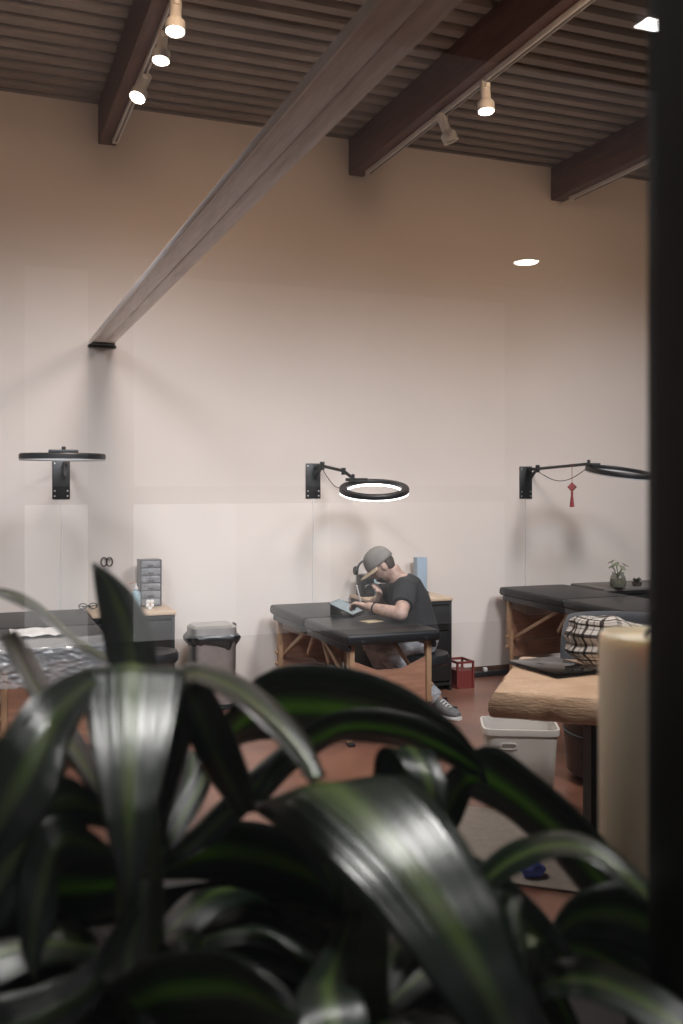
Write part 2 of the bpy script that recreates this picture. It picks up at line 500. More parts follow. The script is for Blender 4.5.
# ------------------------------------------------------------------ padded folding tables
def padded_table(x0, x1, y0, y1, z, label):
    """long axis along y, padded end cushions, wooden folding legs, plywood end panels"""
    t = thing('folding_treatment_table', label, 'treatment table', ((x0 + x1) / 2, (y0 + y1) / 2, 0), group='padded tables set end-on to the rear wall')
    xm_, ym = (x0 + x1) / 2, (y0 + y1) / 2
    w_, l_ = x1 - x0, y1 - y0
    th = 0.065
    for (ya, yb) in ((y0, ym - 0.002), (ym + 0.002, y1)):
        MB().box((xm_, (ya + yb) / 2, z - th / 2), (w_, yb - ya, th), bevel=0.022, seg=4).build('cushion', M_vinyl, t)
    # wooden apron under the padding
    ins = 0.03
    zt = z - th
    for (ya, yb) in ((y0 + ins, ym - 0.004), (ym + 0.004, y1 - ins)):
        for xx in (x0 + ins, x1 - ins):
            MB().box((xx, (ya + yb) / 2, zt - 0.02), (0.02, yb - ya, 0.04), bevel=0.002).build('apron', M_blackplastic, t)
    leg0 = None
    for lx in (x0 + 0.055, x1 - 0.055):
        for ly in (y0 + 0.075, y1 - 0.075):
            g = MB().box((lx, ly, (zt - 0.02 + 0.20) / 2 + 0.02), (0.032, 0.045, zt - 0.22), bevel=0.004).build('leg', M_beech, t)
            MB().box((lx + 0.0, ly + (0.028 if ly < ym else -0.028), 0.19), (0.030, 0.020, 0.36), bevel=0.004).build('leg_extension', M_beech, g)
            MB().box((lx, ly, 0.008), (0.04, 0.05, 0.016), bevel=0.004).build('foot_pad', M_blackplastic, g)
            for zz in (0.24, 0.32):
                MB().lathe([(0, 0), (0.014, 0), (0.016, 0.006), (0.010, 0.016), (0, 0.018)], 12,
                           Matrix.Translation((lx + (0.016 if lx > xm_ else -0.016), ly, zz)) @ Matrix.Rotation(PI / 2 if lx > xm_ else -PI / 2, 4, 'Y')).build('knob', M_beech, g)
    # end panels
    for ly in (y0 + 0.075, y1 - 0.075):
        hx = w_ / 2 - 0.072
        poly = [(-hx, 0.16), (hx, 0.16), (hx, zt - 0.10), (hx * 0.35, zt - 0.16), (-hx * 0.35, zt - 0.16), (-hx, zt - 0.10)]
        m = Matrix(((1, 0, 0, xm_), (0, 0, 1, ly - 0.006), (0, 1, 0, 0), (0, 0, 0, 1)))
        MB().prism(poly, m, 0.012).build('end_panel', M_ply, t, smooth=False)
    # folding struts from the leg foot up to the centre hinge
    for lx in (x0 + 0.075, x1 - 0.075):
        MB().bar((lx, y0 + 0.085, 0.30), (lx, ym - 0.10, zt - 0.015), 0.014, 0.028, bevel=0.003).build('strut', M_beech, t)
        MB().bar((lx, y1 - 0.085, 0.30), (lx, ym + 0.10, zt - 0.015), 0.014, 0.028, bevel=0.003).build('strut', M_beech, t)
    # truss posts by the hinge
    for lx in (x0 + 0.10, x1 - 0.10):
        for s_ in (-1, 1):
            MB().bar((lx, ym + s_ * 0.03, zt), (lx, ym + s_ * 0.20, zt - 0.20), 0.016, 0.03, bevel=0.003).build('hinge_post', M_beech, t)
    # support wires
    for lx in (x0 + 0.065, x1 - 0.065):
        MB().tube([(lx, y0 + 0.09, 0.28), (lx, ym, zt - 0.20), (lx, y1 - 0.09, 0.28)], 0.0022, 6).build('support_cable', M_blackmetal, t)
    # chrome corner hardware
    for lx in (x0 + 0.10, x1 - 0.10):
        MB().lathe([(0, 0), (0.011, 0), (0.012, 0.005), (0, 0.010)], 12, Matrix.Translation((lx, y0 + 0.004, z - 0.045)) @ Matrix.Rotation(PI / 2, 4, 'X')).build('headrest_socket', M_blackmetal, t)
    return t
padded_table(1.98, 2.58, 5.05, 6.56, 0.65, 'black padded folding table the capped person leans on')
padded_table(3.87, 4.47, 4.85, 6.60, 0.70, 'black padded folding table on the right behind the wood slab table')
padded_table(0.10, 0.70, 5.05, 6.56, 0.68, 'black padded folding table at left draped with clear plastic film')

# ------------------------------------------------------------------ desks against the rear wall
M_desktop = mat('pale_oak_top', (0.60, 0.45, 0.31), 0.45, var=0.1, vscale=5, stretch=(1, 10, 10))
M_deskblack = mat('black_laminate', (0.010, 0.010, 0.010), 0.45, var=0.2)
def desk(x0, x1, y0, z, label, drawers=3, topmat=None):
    t = thing('desk_cabinet', label, 'desk', ((x0 + x1) / 2, 6.45, 0), group='black desks along the rear wall')
    y1 = YB - 0.03
    MB().box(((x0 + x1) / 2, (y0 + y1) / 2, z - 0.012), (x1 - x0 + 0.02, y1 - y0 + 0.02, 0.024), bevel=0.005).build('worktop', topmat or M_desktop, t)
    MB().box(((x0 + x1) / 2, (y0 + y1) / 2, z - 0.035), (x1 - x0, y1 - y0, 0.022)).build('top_edge', M_deskblack, t)
    for xx in (x0 + 0.01, x1 - 0.01):
        MB().box((xx, (y0 + y1) / 2, (z - 0.046) / 2), (0.02, y1 - y0, z - 0.046), bevel=0.002).build('side_panel', M_deskblack, t)
    MB().box(((x0 + x1) / 2, y1 - 0.008, (z - 0.046) / 2 + 0.03), (x1 - x0 - 0.04, 0.016, z - 0.11)).build('back_panel', M_deskblack, t)
    MB().box(((x0 + x1) / 2, (y0 + y1) / 2, 0.05), (x1 - x0 - 0.04, y1 - y0, 0.02)).build('bottom_shelf', M_deskblack, t)
    hz = (z - 0.05 - 0.08) / drawers
    for k in range(drawers):
        zc = 0.07 + hz * (k + 0.5)
        d = MB().box(((x0 + x1) / 2, y0 + 0.006, zc), (x1 - x0 - 0.046, 0.018, hz - 0.008), bevel=0.003).build('drawer', M_deskblack, t)
        MB().bar(((x0 + x1) / 2 - 0.06, y0 - 0.012, zc + hz * 0.25), ((x0 + x1) / 2 + 0.06, y0 - 0.012, zc + hz * 0.25), 0.012, 0.012, bevel=0.003).build('handle', M_blackmetal, d)
    return t
desk(0.72, 1.24, 6.23, 0.68, 'black desk with pale wood top beside the pedal bin')
desk(2.66, 3.28, 6.26, 0.68, 'black desk with pale wood top behind the capped person')
desk(4.62, 5.40, 6.26, 0.69, 'black desk with grey top carrying the glass jar plant', topmat=mat('grey_laminate', (0.16, 0.145, 0.13), 0.5, var=0.1))

# ------------------------------------------------------------------ wall-mounted ring lamps
def ring_lamp(px_, pz, ring_c, ring_r, tilt_axis, tilt, lit, label, mid=None, cable=True, attach=None):
    t = thing('wall_ring_lamp', label, 'ring lamp', (px_, YB, pz), group='wall-mounted ring lamps')
    pl = MB().box((px_, YB - 0.006, pz), (0.115, 0.012, 0.26), bevel=0.004).build('wall_plate', M_blackmetal, t)
    for sx in (-1, 1):
        for sz in (-0.11, -0.075, 0.11):
            MB().lathe([(0, 0), (0.007, 0), (0.005, 0.004), (0, 0.005)], 10, Matrix.Translation((px_ + sx * 0.042, YB - 0.012, pz + sz)) @ Matrix.Rotation(PI / 2, 4, 'X')).build('screw', M_chrome, pl)
    top = pz + 0.105
    rc = Vector(ring_c)
    st = Vector((px_ + 0.02, YB - 0.02, top))
    hub = Vector((px_ + 0.02, YB - 0.15, top + 0.004))
    MB().bar(st, hub, 0.03, 0.022, bevel=0.003).build('bracket_arm', M_blackmetal, t)
    m = Matrix(((0, 0, 1, px_ + 0.014), (-1, 0, 0, YB - 0.012), (0, 1, 0, 0), (0, 0, 0, 1)))
    MB().prism([(0, top - 0.10), (0.018, top - 0.10), (0.13, top - 0.006), (0.10, top - 0.006), (0, top - 0.07)], m, 0.012).build('gusset', M_blackmetal, t, smooth=False)
    MB().tube([hub + Vector((0, 0, -0.03)), hub + Vector((0, 0, 0.03))], 0.017, 12).build('pivot', M_blackmetal, t)
    R = Matrix.Rotation(tilt, 3, Vector(tilt_axis))
    # arm ends at the near side of the ring (towards the wall)
    dirv = Vector(attach) if attach else (hub - rc)
    dirv.z = 0; dirv.normalize()
    end = rc + R @ (dirv * (ring_r - 0.02)) + Vector((0, 0, 0.035))
    mids = [hub] + ([Vector(mid)] if mid else []) + [end]
    b = MB()
    for p, q in zip(mids[:-1], mids[1:]):
        b.tube([p, q], 0.0115, 10)
    for p in mids[1:-1]:
        b.tube([p + Vector((0, 0, -0.028)), p + Vector((0, 0, 0.022))], 0.016, 10)
    b.build('boom', M_blackmetal, t)
    e2 = rc + R @ (dirv * (ring_r - 0.06)) + Vector((0, 0, 0.034))
    MB().box(tuple(e2), (0.17, 0.05, 0.022), rz=math.atan2(dirv.y, dirv.x) + PI / 2, bevel=0.004).build('holder', M_blackmetal, t)
    MB().tube([end + Vector((0, 0, -0.04)), end + Vector((0, 0, 0.03))], 0.012, 10).build('clamp_knob', M_blackmetal, t)
    # ring housing: flat band, lit diffuser below and inside
    mm = R.to_4x4(); mm.translation = rc
    def ringlathe(prof):
        bb = MB()
        n = 56
        rings = []
        for (r, z) in prof:
            rings.append([bb.bm.verts.new(mm @ Vector((r * math.cos(2 * PI * k / n), r * math.sin(2 * PI * k / n), z))) for k in range(n)])
        for i in range(len(rings)):
            A, B = rings[i], rings[(i + 1) % len(rings)]
            for k in range(n):
                bb.bm.faces.new((A[k], A[(k + 1) % n], B[(k + 1) % n], B[k]))
        return bb
    rw = 0.052
    ringlathe([(ring_r, -0.014), (ring_r, 0.010), (ring_r - 0.006, 0.018), (ring_r - rw + 0.006, 0.018), (ring_r - rw, 0.010), (ring_r - rw, -0.0065), (ring_r - 0.008, -0.008)]).build('ring_housing', M_blackmetal, t)
    ringlathe([(ring_r - 0.001, -0.0145), (ring_r - 0.003, -0.023), (ring_r - rw + 0.004, -0.023), (ring_r - rw - 0.001, -0.018), (ring_r - rw - 0.001, -0.007), (ring_r - 0.009, -0.0085)]).build('led_diffuser', M_led_on if lit else M_led_off, t)
    # dangling cord under the boom, and supply cord down the wall
    pts = []
    for k in range(15):
        f = k / 14
        p = hub.lerp(end, f) + Vector((0, 0, -0.02 - 0.09 * math.sin(PI * f)))
        pts.append(p)
    MB().tube(pts, 0.003, 6).build('cord', M_blackplastic, t)
    if cable:
        pts = [(px_ + 0.004 * math.sin(k * 0.9), YB - 0.006, pz - 0.13 - k * (pz - 0.2) / 12) for k in range(13)]
        MB().tube(pts, 0.0035, 6).build('supply_cord', M_whiteplastic, t)
    return t
ring_lamp(0.566, 1.535, (0.49, 5.71, 1.662), 0.24, (1, 0, 0), math.radians(0.5), False, 'black ring lamp on wall bracket seen edge-on at left')
ring_lamp(2.365, 1.530, (2.57, 6.04, 1.470), 0.24, (CY, -SY, 0), math.radians(14), True, 'lit black ring lamp on wall bracket over the person', mid=(2.47, 6.36, 1.60))
ring_lamp(4.190, 1.520, (4.43, 5.82, 1.595), 0.25, (0.962, 0.272, 0), math.radians(10), False, 'unlit black ring lamp on wall bracket with red tassel hanging below', attach=(-0.93, 0.36, 0))

# red knot tassel on the right lamp's boom
tp = W(572, 475, 7.12)
ts = thing('knot_tassel', 'red knotted charm with tassel hanging from the right ring lamp', 'tassel', tuple(tp))
M_red = mat('red_silk', (0.30, 0.03, 0.035), 0.6, var=0.2, vscale=60)
MB().tube([tp + Vector((0, 0, 0.085)), tp + Vector((0, 0, -0.07))], 0.0022, 6).build('cord', M_red, ts)
k_ = MB()
mk = Matrix.Translation(tp + Vector((0, 0, -0.09))) @ Matrix.Rotation(-YAW, 4, 'Z') @ Matrix.Rotation(PI / 4, 4, 'Y')
for off in (-0.016, 0, 0.016):
    k_.box(None, (0.056, 0.012, 0.011), bevel=0.004, mtx=mk @ Matrix.Translation((0, 0, off)))
    k_.box(None, (0.011, 0.014, 0.056), bevel=0.004, mtx=mk @ Matrix.Translation((off, 0, 0)))
k_.build('knot', M_red, ts)
MB().lathe([(0, 0), (0.008, -0.004), (0.009, -0.018), (0.007, -0.022), (0.011, -0.05), (0.018, -0.115), (0.0, -0.113)], 14, Matrix.Translation(tp + Vector((0, 0, -0.122)))).build('tassel_skirt', M_red, ts)

# ------------------------------------------------------------------ things on the left desk
og = thing('drawer_organizer', 'small grey parts organizer with six drawers standing on the left desk', 'organizer', (1.13, 6.56, 0.68))
M_org = mat('grey_plastic', (0.10, 0.10, 0.105), 0.4, var=0.15)
M_orgd = mat('smoky_drawer', (0.24, 0.24, 0.245), 0.25, var=0.35, vscale=25)
ob = MB()
ob.box((1.06, 6.56, 0.84), (0.006, 0.13, 0.31)); ob.box((1.20, 6.56, 0.84), (0.006, 0.13, 0.31)); ob.box((1.13, 6.622, 0.84), (0.14, 0.006, 0.31))
for k in range(7):
    ob.box((1.13, 6.56, 0.687 + k * 0.051), (0.14, 0.13, 0.005))
ob.build('case', M_org, og)
for k in range(6):
    d = MB().box((1.13, 6.556, 0.7125 + k * 0.051), (0.128, 0.126, 0.043), bevel=0.003).build('drawer', M_orgd, og)
    MB().box((1.13, 6.488, 0.705 + k * 0.051), (0.04, 0.012, 0.008), bevel=0.002).build('pull', M_org, d)
bt = W(136, 607, 6.32); bt.z = 0.68
pb = thing('pump_bottle', 'pale blue pump bottle beside the drawer organizer', 'bottle', tuple(bt))
MB().lathe([(0, 0), (0.028, 0), (0.030, 0.004), (0.030, 0.10), (0.026, 0.115), (0.012, 0.124), (0.012, 0.135), (0, 0.135)], 20, Matrix.Translation(bt)).build('body', mat('pale_blue_plastic', (0.36, 0.50, 0.54), 0.35, var=0.05), pb)
MB().lathe([(0, 0.134), (0.014, 0.134), (0.014, 0.150), (0.005, 0.152), (0.005, 0.175), (0, 0.175)], 14, Matrix.Translation(bt)).build('collar', M_whiteplastic, pb)
MB().tube([bt + Vector((0, 0, 0.172)), bt + Vector((-0.012, 0, 0.178)), bt + Vector((-0.045, 0, 0.170))], 0.0045, 8).build('nozzle', mat('pink_nozzle', (0.45, 0.22, 0.18), 0.4, var=0.05), pb)
fo = W(150, 607, 6.36); fo.z = 0.68
fl = thing('flower_ornament', 'small white four-petal ornament in front of the drawer organizer', 'ornament', tuple(fo))
for a in range(4):
    an = a * PI / 2 + PI / 4
    MB().sphere(None, 0.016, 12, mtx=Matrix.Translation(fo + Vector((0.017 * math.cos(an), 0, 0.034 + 0.017 * math.sin(an)))) @ Matrix.Diagonal((1, 0.6, 1, 1))).build('petal', M_white, fl)
MB().sphere(fo + Vector((0, -0.008, 0.034)), 0.008, 10).build('flower_center', M_desktop, fl)
MB().lathe([(0, 0), (0.015, 0), (0.012, 0.006), (0.006, 0.012), (0, 0.012)], 14, Matrix.Translation(fo)).build('foot', M_white, fl)
sc = W(107, 562, 6.55)
sc.y = YB - 0.02
scs = thing('hanging_scissors', 'black-handled scissors hung on the wall above the left desk', 'scissors', tuple(sc))
for sx in (-1, 1):
    pts = [sc + Vector((sx * 0.018 + 0.020 * math.cos(2 * PI * k / 16), -0.002 * sx, 0.030 * math.sin(2 * PI * k / 16))) for k in range(16)]
    MB().tube(pts, 0.0045, 8, closed=True).build('handle', M_blackplastic, scs)
    MB().bar(sc + Vector((sx * 0.012, -0.002 * sx, -0.03)), sc + Vector((-sx * 0.012, -0.002 * sx, -0.16)), 0.003, 0.012).build('blade', M_chrome, scs)
MB().tube([sc + Vector((0.018, 0.018, 0.026)), sc + Vector((0.018, -0.016, 0.026)), sc + Vector((0.018, -0.018, 0.034))], 0.003, 6).build('hook', M_chrome, scs)
gl = W(88, 606, 6.32); gl.z = 0.685
gls = thing('eyeglasses', 'black eyeglasses lying folded on the left desk', 'glasses', tuple(gl))
for sx in (-1, 1):
    pts = [gl + Vector((sx * 0.033 + 0.026 * math.cos(2 * PI * k / 16), 0, 0.018 + 0.018 * math.sin(2 * PI * k / 16))) for k in range(16)]
    MB().tube(pts, 0.0035, 6, closed=True).build('rim', M_blackplastic, gls)
    MB().tube([gl + Vector((sx * 0.06, 0, 0.022)), gl + Vector((sx * 0.05, 0.05, 0.015)), gl + Vector((-sx * 0.03, 0.055, 0.004))], 0.003, 6).build('temple', M_blackplastic, gls)
MB().tube([gl + Vector((-0.008, 0, 0.022)), gl + Vector((0.008, 0, 0.022))], 0.003, 6).build('bridge', M_blackplastic, gls)

# ------------------------------------------------------------------ steel bin with liner
tb = Vector((1.52, 6.38, 0))
bn = thing('pedal_bin', 'brushed steel waste bin with black liner hanging over its rim', 'waste bin', tuple(tb))
MB().loft([(tb + Vector((0, 0, 0.03)), (0.145, 0, 0), (0, 0.12, 0)), (tb + Vector((0, 0, 0.46)), (0.15, 0, 0), (0, 0.125, 0))], 40, 6).build('body', M_chrome, bn)
MB().loft([(tb + Vector((0, 0, 0)), (0.15, 0, 0), (0, 0.125, 0)), (tb + Vector((0, 0, 0.035)), (0.15, 0, 0), (0, 0.125, 0))], 32, 6).build('plinth', M_blackplastic, bn)
MB().loft([(tb + Vector((0, 0, 0.50)), (0.155, 0, 0), (0, 0.13, 0)), (tb + Vector((0, 0, 0.545)), (0.152, 0, 0), (0, 0.128, 0)), (tb + Vector((0, 0, 0.560)), (0.135, 0, 0), (0, 0.11, 0))], 40, 6).build('lid', M_chrome, bn)
MB().box(tb + Vector((0.158, 0.0, 0.53)), (0.014, 0.06, 0.06), bevel=0.004).build('hinge', M_blackplastic, bn)
def liner(u, v):
    a = u * 2 * PI
    c, s_ = math.cos(a), math.sin(a)
    e = 2 / 5
    x = abs(c) ** e * (1 if c >= 0 else -1); y = abs(s_) ** e * (1 if s_ >= 0 else -1)
    n = mnoise.noise(Vector((c * 4, s_ * 4, v * 3)))
    sag = 0.045 + 0.035 * mnoise.noise(Vector((c * 2.2, s_ * 2.2, 7)))
    k = 1.03 + 0.10 * math.sin(PI * min(1, v * 1.2)) + 0.05 * n
    if abs(c) > 0.8:
        k += 0.07 * math.sin(PI * v)
    return tb + Vector((0.15 * x * k, 0.125 * y * k, 0.505 - v * sag * 1.6))
MB().grid(64, 8, liner).build('bag_liner', mat('black_bag', (0.012, 0.012, 0.012), 0.3, var=0.2), bn)
MB().box(tb + Vector((0, -0.15, 0.02)), (0.09, 0.05, 0.014), bevel=0.005).build('pedal', M_blackplastic, bn)

# ------------------------------------------------------------------ stools
def stool(c, zs, r, label):
    c = Vector(c)
    t = thing('swivel_stool', label, 'stool', tuple(c), group='black swivel stools')
    MB().lathe([(0, zs - 0.08), (r * 0.9, zs - 0.08), (r, zs - 0.06), (r * 1.01, zs - 0.03), (r * 0.96, zs - 0.006), (r * 0.8, zs), (0, zs + 0.002)], 32, Matrix.Translation(c)).build('seat', M_vinyl, t)
    MB().tube([c + Vector((0, 0, 0.08)), c + Vector((0, 0, zs - 0.07))], 0.022, 14).build('gas_column', M_blackmetal, t)
    for k in range(5):
        a = k * 2 * PI / 5 + 0.4
        e = c + Vector((0.25 * math.cos(a), 0.25 * math.sin(a), 0.062))
        g = MB().bar(c + Vector((0, 0, 0.085)), e, 0.035, 0.022, bevel=0.005).build('foot_spoke', M_blackmetal, t)
        MB().lathe([(0, -0.012), (0.022, -0.012), (0.026, 0), (0.022, 0.012), (0, 0.012)], 14, Matrix.Translation((e.x, e.y, 0.026)) @ Matrix.Rotation(PI / 2, 4, 'X')).build('caster', M_blackplastic, g)
    return t
stool((1.01, 5.84, 0), 0.50, 0.17, 'black round stool in front of the left desk')
stool((2.75, 5.68, 0), 0.41, 0.185, 'black round stool the capped person sits on')

# ------------------------------------------------------------------ film over the left table, paper on it
def film(u, v):
    x = 0.09 + u * 0.62
    if v < 0.35:
        y = 5.30 - v / 0.35 * 0.27; z = 0.684
    else:
        f = (v - 0.35) / 0.65
        y = 5.03 - 0.02 * f; z = 0.684 - f * 0.19
    n = mnoise.noise(Vector((u * 14, v * 26, 3.1))) * 0.010 + mnoise.noise(Vector((u * 5, v * 9, 8.2))) * 0.012
    n2 = mnoise.noise(Vector((u * 22, v * 30, 5.7))) * 0.008
    if v < 0.35:
        return Vector((x, y, z + abs(n) * 0.8 + 0.001))
    return Vector((x + n2, y - abs(n) * 1.6 - abs(n2) - 0.004, z))
M_film = bpy.data.materials.new('clear_film')
M_film.use_nodes = True
nt = M_film.node_tree
pb_ = nt.nodes['Principled BSDF']
pb_.inputs['Base Color'].default_value = (0.55, 0.55, 0.54, 1)
pb_.inputs['Roughness'].default_value = 0.12
pb_.inputs['Specular IOR Level'].default_value = 1.0
pb_.inputs['Alpha'].default_value = 0.42
sh = MB().grid(70, 40, film).build('plastic_film', M_film, auto=None)
tag(sh, 'crinkled clear plastic film draped over the near end of the left table', 'plastic film')
def paper(u, v):
    return Vector((0.20 + u * 0.30, 5.42 + v * 0.30, 0.6815 + 0.02 * abs(mnoise.noise(Vector((u * 4, v * 4, 1.7))))))
pp = MB().grid(20, 20, paper).build('paper_sheet', mat('white_paper', (0.62, 0.60, 0.57), 0.7, var=0.05))
pp.modifiers.new('thick', 'SOLIDIFY').thickness = 0.001
tag(pp, 'rumpled white paper sheet lying on the left table', 'paper')

# ------------------------------------------------------------------ live-edge slab table on the right
A = Vector((1.77, 3.07, 0)); eu = Vector((0.78, -0.626, 0)).normalized(); ev = Vector((0.626, 0.78, 0)).normalized()
stb = thing('slab_table', 'thick live-edge wood slab table with a black closed laptop on it', 'table', tuple(A + eu * 0.6 + ev * 0.38))
def slab_mesh():
    b = MB()
    L, Wd, T, zt = 1.35, 0.76, 0.10, 0.75
    n = 46
    out = []
    for k in range(n + 1):      # front live edge, along eu at v=0
        u = k / n * L
        out.append((u, 0.012 * mnoise.noise(Vector((u * 5, 0, 0))) + 0.006 * mnoise.noise(Vector((u * 22, 3, 0)))))
    for k in range(1, 20):
        out.append((L, k / 20 * Wd))
    for k in range(n + 1):
        u = L - k / n * L
        out.append((u, Wd + 0.02 * mnoise.noise(Vector((u * 5, 9, 0)))))
    for k in range(1, 20):
        out.append((0.006 * mnoise.noise(Vector((k * 0.7, 5, 0))), Wd - k / 20 * Wd))
    cu, cv = L / 2, Wd / 2
    levels = [(-0.026, zt), (-0.010, zt - 0.006), (0.000, zt - 0.020), (0.008, zt - 0.045), (0.010, zt - 0.072), (0.006, zt - 0.092), (-0.008, zt - T)]
    rings = []
    for inset, z in levels:
        ring = []
        for (u, v) in out:
            du, dv = u - cu, v - cv
            l = math.hypot(du / cu, dv / cv)
            nn = 0.006 * mnoise.noise(Vector((u * 16, v * 16, z * 40))) if z < zt - 0.002 else 0
            uu = u + (inset + nn) * max(-1, min(1, du / cu * 1.2)); vv = v + (inset + nn) * max(-1, min(1, dv / cv * 1.2))
            p = A + eu * uu + ev * vv
            ring.append(b.bm.verts.new((p.x, p.y, z)))
        rings.append(ring)
    for P, Q in zip(rings[:-1], rings[1:]):
        m = len(P)
        for k in range(m):
            b.bm.faces.new((P[k], P[(k + 1) % m], Q[(k + 1) % m], Q[k]))
    b.bm.faces.new(rings[0]); b.bm.faces.new(rings[-1][::-1])
    return b
M_slab = mat('live_edge_wood', (0.78, 0.57, 0.41), 0.42, vscale=7, col2=(0.62, 0.42, 0.28), bump=0.28, bscale=30, stretch=(1.2, 1.6, 5))
slab_mesh().build('slab', M_slab, stb)
for (u, v) in ((0.35, 0.38), (1.2, 0.38)):
    g = MB()
    for s_ in (-1, 1):
        g.bar(A + eu * u + ev * (v + s_ * 0.22) + Vector((0, 0, 0.012)), A + eu * u + ev * (v + s_ * 0.22) + Vector((0, 0, 0.655)), 0.05, 0.05)
    g.bar(A + eu * u + ev * (v - 0.24) + Vector((0, 0, 0.035)), A + eu * u + ev * (v + 0.24) + Vector((0, 0, 0.035)), 0.05, 0.045)
    g.bar(A + eu * u + ev * (v - 0.24) + Vector((0, 0, 0.632)), A + eu * u + ev * (v + 0.24) + Vector((0, 0, 0.632)), 0.05, 0.04)
    g.build('leg_frame', M_blackmetal, stb)

lc = Vector((2.215, 3.33, 0.752))
lp = thing('laptop', 'thin black closed laptop on the wood slab table', 'laptop', tuple(lc))
ml = Matrix.Translation(lc) @ Matrix.Rotation(math.radians(4), 4, 'Z')
M_lap = mat('black_glossy_lid', (0.010, 0.010, 0.011), 0.12, var=0.1, spec=0.3)
MB().box(None, (0.23, 0.32, 0.009), bevel=0.004, mtx=ml @ Matrix.Translation((0, 0, 0.0055))).build('base', M_lap, lp)
MB().box(None, (0.23, 0.32, 0.006), bevel=0.003, mtx=ml @ Matrix.Translation((0, 0, 0.0145))).build('lid', M_lap, lp)
MB().tube([ml @ Vector((0.112, -0.12, 0.010)), ml @ Vector((0.112, 0.12, 0.010))], 0.004, 8).build('hinge', M_blackplastic, lp)

# ------------------------------------------------------------------ rug, blue glove, white bin
ro = A + eu * 0.1
rug_c = Vector((0, 0, 0.006)) + eu * 0.0
def rugp(u, v, z):
    return Vector((0.77 * u + 0.64 * v, -0.64 * u + 0.77 * v, z))
rg = MB()
mr = Matrix(((0.77, 0.64, 0, 0), (-0.64, 0.77, 0, 0), (0, 0, 1, 0), (0, 0, 0, 1)))
rg.box(None, (2.5, 0.80, 0.010), bevel=0.004, mtx=mr @ Matrix.Translation((0.0, 4.01, 0.005)))
tag(rg.build('floor_mat', mat('grey_mat', (0.34, 0.32, 0.30), 0.85, var=0.08, vscale=40, bump=0.2, bscale=300)), 'flat grey floor mat under the wood slab table', 'mat')
bg_ = W(533, 879, 3.66); bg_.z = 0.035
gv = MB().sphere(None, 0.04, 28, mtx=Matrix.Translation(bg_) @ Matrix.Diagonal((1.1, 0.9, 0.75, 1)))
for v in gv.bm.verts:
    n = mnoise.noise(v.co * 38)
    dd = (v.co - bg_)
    v.co = bg_ + dd * (1 + 0.45 * n)
    v.co.z = max(v.co.z, 0.011)
tag(gv.build('crumpled_glove', mat('blue_nitrile', (0.10, 0.16, 0.60), 0.5, var=0.2)), 'crumpled blue glove lying on the grey mat', 'glove')

wc = Vector((2.44, 3.97, 0.0))
wb = thing('plastic_wastebasket', 'white plastic wastebasket with handle slot under the slab table', 'waste bin', tuple(wc))
yaw_b = -math.radians(26)
wx = Vector((math.cos(yaw_b), math.sin(yaw_b), 0)); wy = Vector((-math.sin(yaw_b), math.cos(yaw_b), 0))
def ringsec(z, k, inner=0):
    return (wc + Vector((0, 0, z)), wx * (0.165 * k - inner), wy * (0.125 * k - inner))
b = MB()
secs = [ringsec(0, 0.88), ringsec(0.02, 0.90), ringsec(0.33, 1.04), ringsec(0.335, 1.09), ringsec(0.36, 1.10), ringsec(0.364, 1.09), ringsec(0.364, 1.03), ringsec(0.33, 1.00), ringsec(0.05, 0.88)]
rings = []
n = 48
for c, a_, b_ in secs:
    ring = []
    for k in range(n):
        th = 2 * PI * k / n
        ct, st_ = math.cos(th), math.sin(th)
        e = 2 / 7
        ring.append(b.bm.verts.new(c + a_ * (abs(ct) ** e * (1 if ct >= 0 else -1)) + b_ * (abs(st_) ** e * (1 if st_ >= 0 else -1))))
    rings.append(ring)
for P, Q in zip(rings[:-1], rings[1:]):
    for k in range(n):
        b.bm.faces.new((P[k], P[(k + 1) % n], Q[(k + 1) % n], Q[k]))
b.bm.faces.new(rings[0][::-1]); b.bm.faces.new(rings[-1])
b.build('tub', M_whiteplastic, wb)
hs = MB()
hc = wc + Vector((0, 0, 0.285)) - wy * 0.127 - wx * 0.06
mh = Matrix((wx, Vector((0, 0, 1)), wx.cross(Vector((0, 0, 1))))).transposed().to_4x4(); mh.translation = hc
pts = []
for k in range(28):
    th = 2 * PI * k / 28
    ct, st_ = math.cos(th), math.sin(th)
    pts.append(mh @ Vector((0.036 * (abs(ct) ** 0.5) * (1 if ct > 0 else -1), 0.014 * (abs(st_) ** 0.5) * (1 if st_ > 0 else -1), 0.0)))
hs.tube(pts, 0.005, 8, closed=True)
hs.build('handle_rim', M_whiteplastic, wb)
MB().prism([(0.034 * math.cos(2 * PI * k / 20), 0.013 * math.sin(2 * PI * k / 20)) for k in range(20)], mh @ Matrix.Translation((0, 0, -0.001)), 0.003).build('handle_slot', mat('slot_shadow_grey', (0.30, 0.27, 0.24), 0.6, var=0.05), wb)

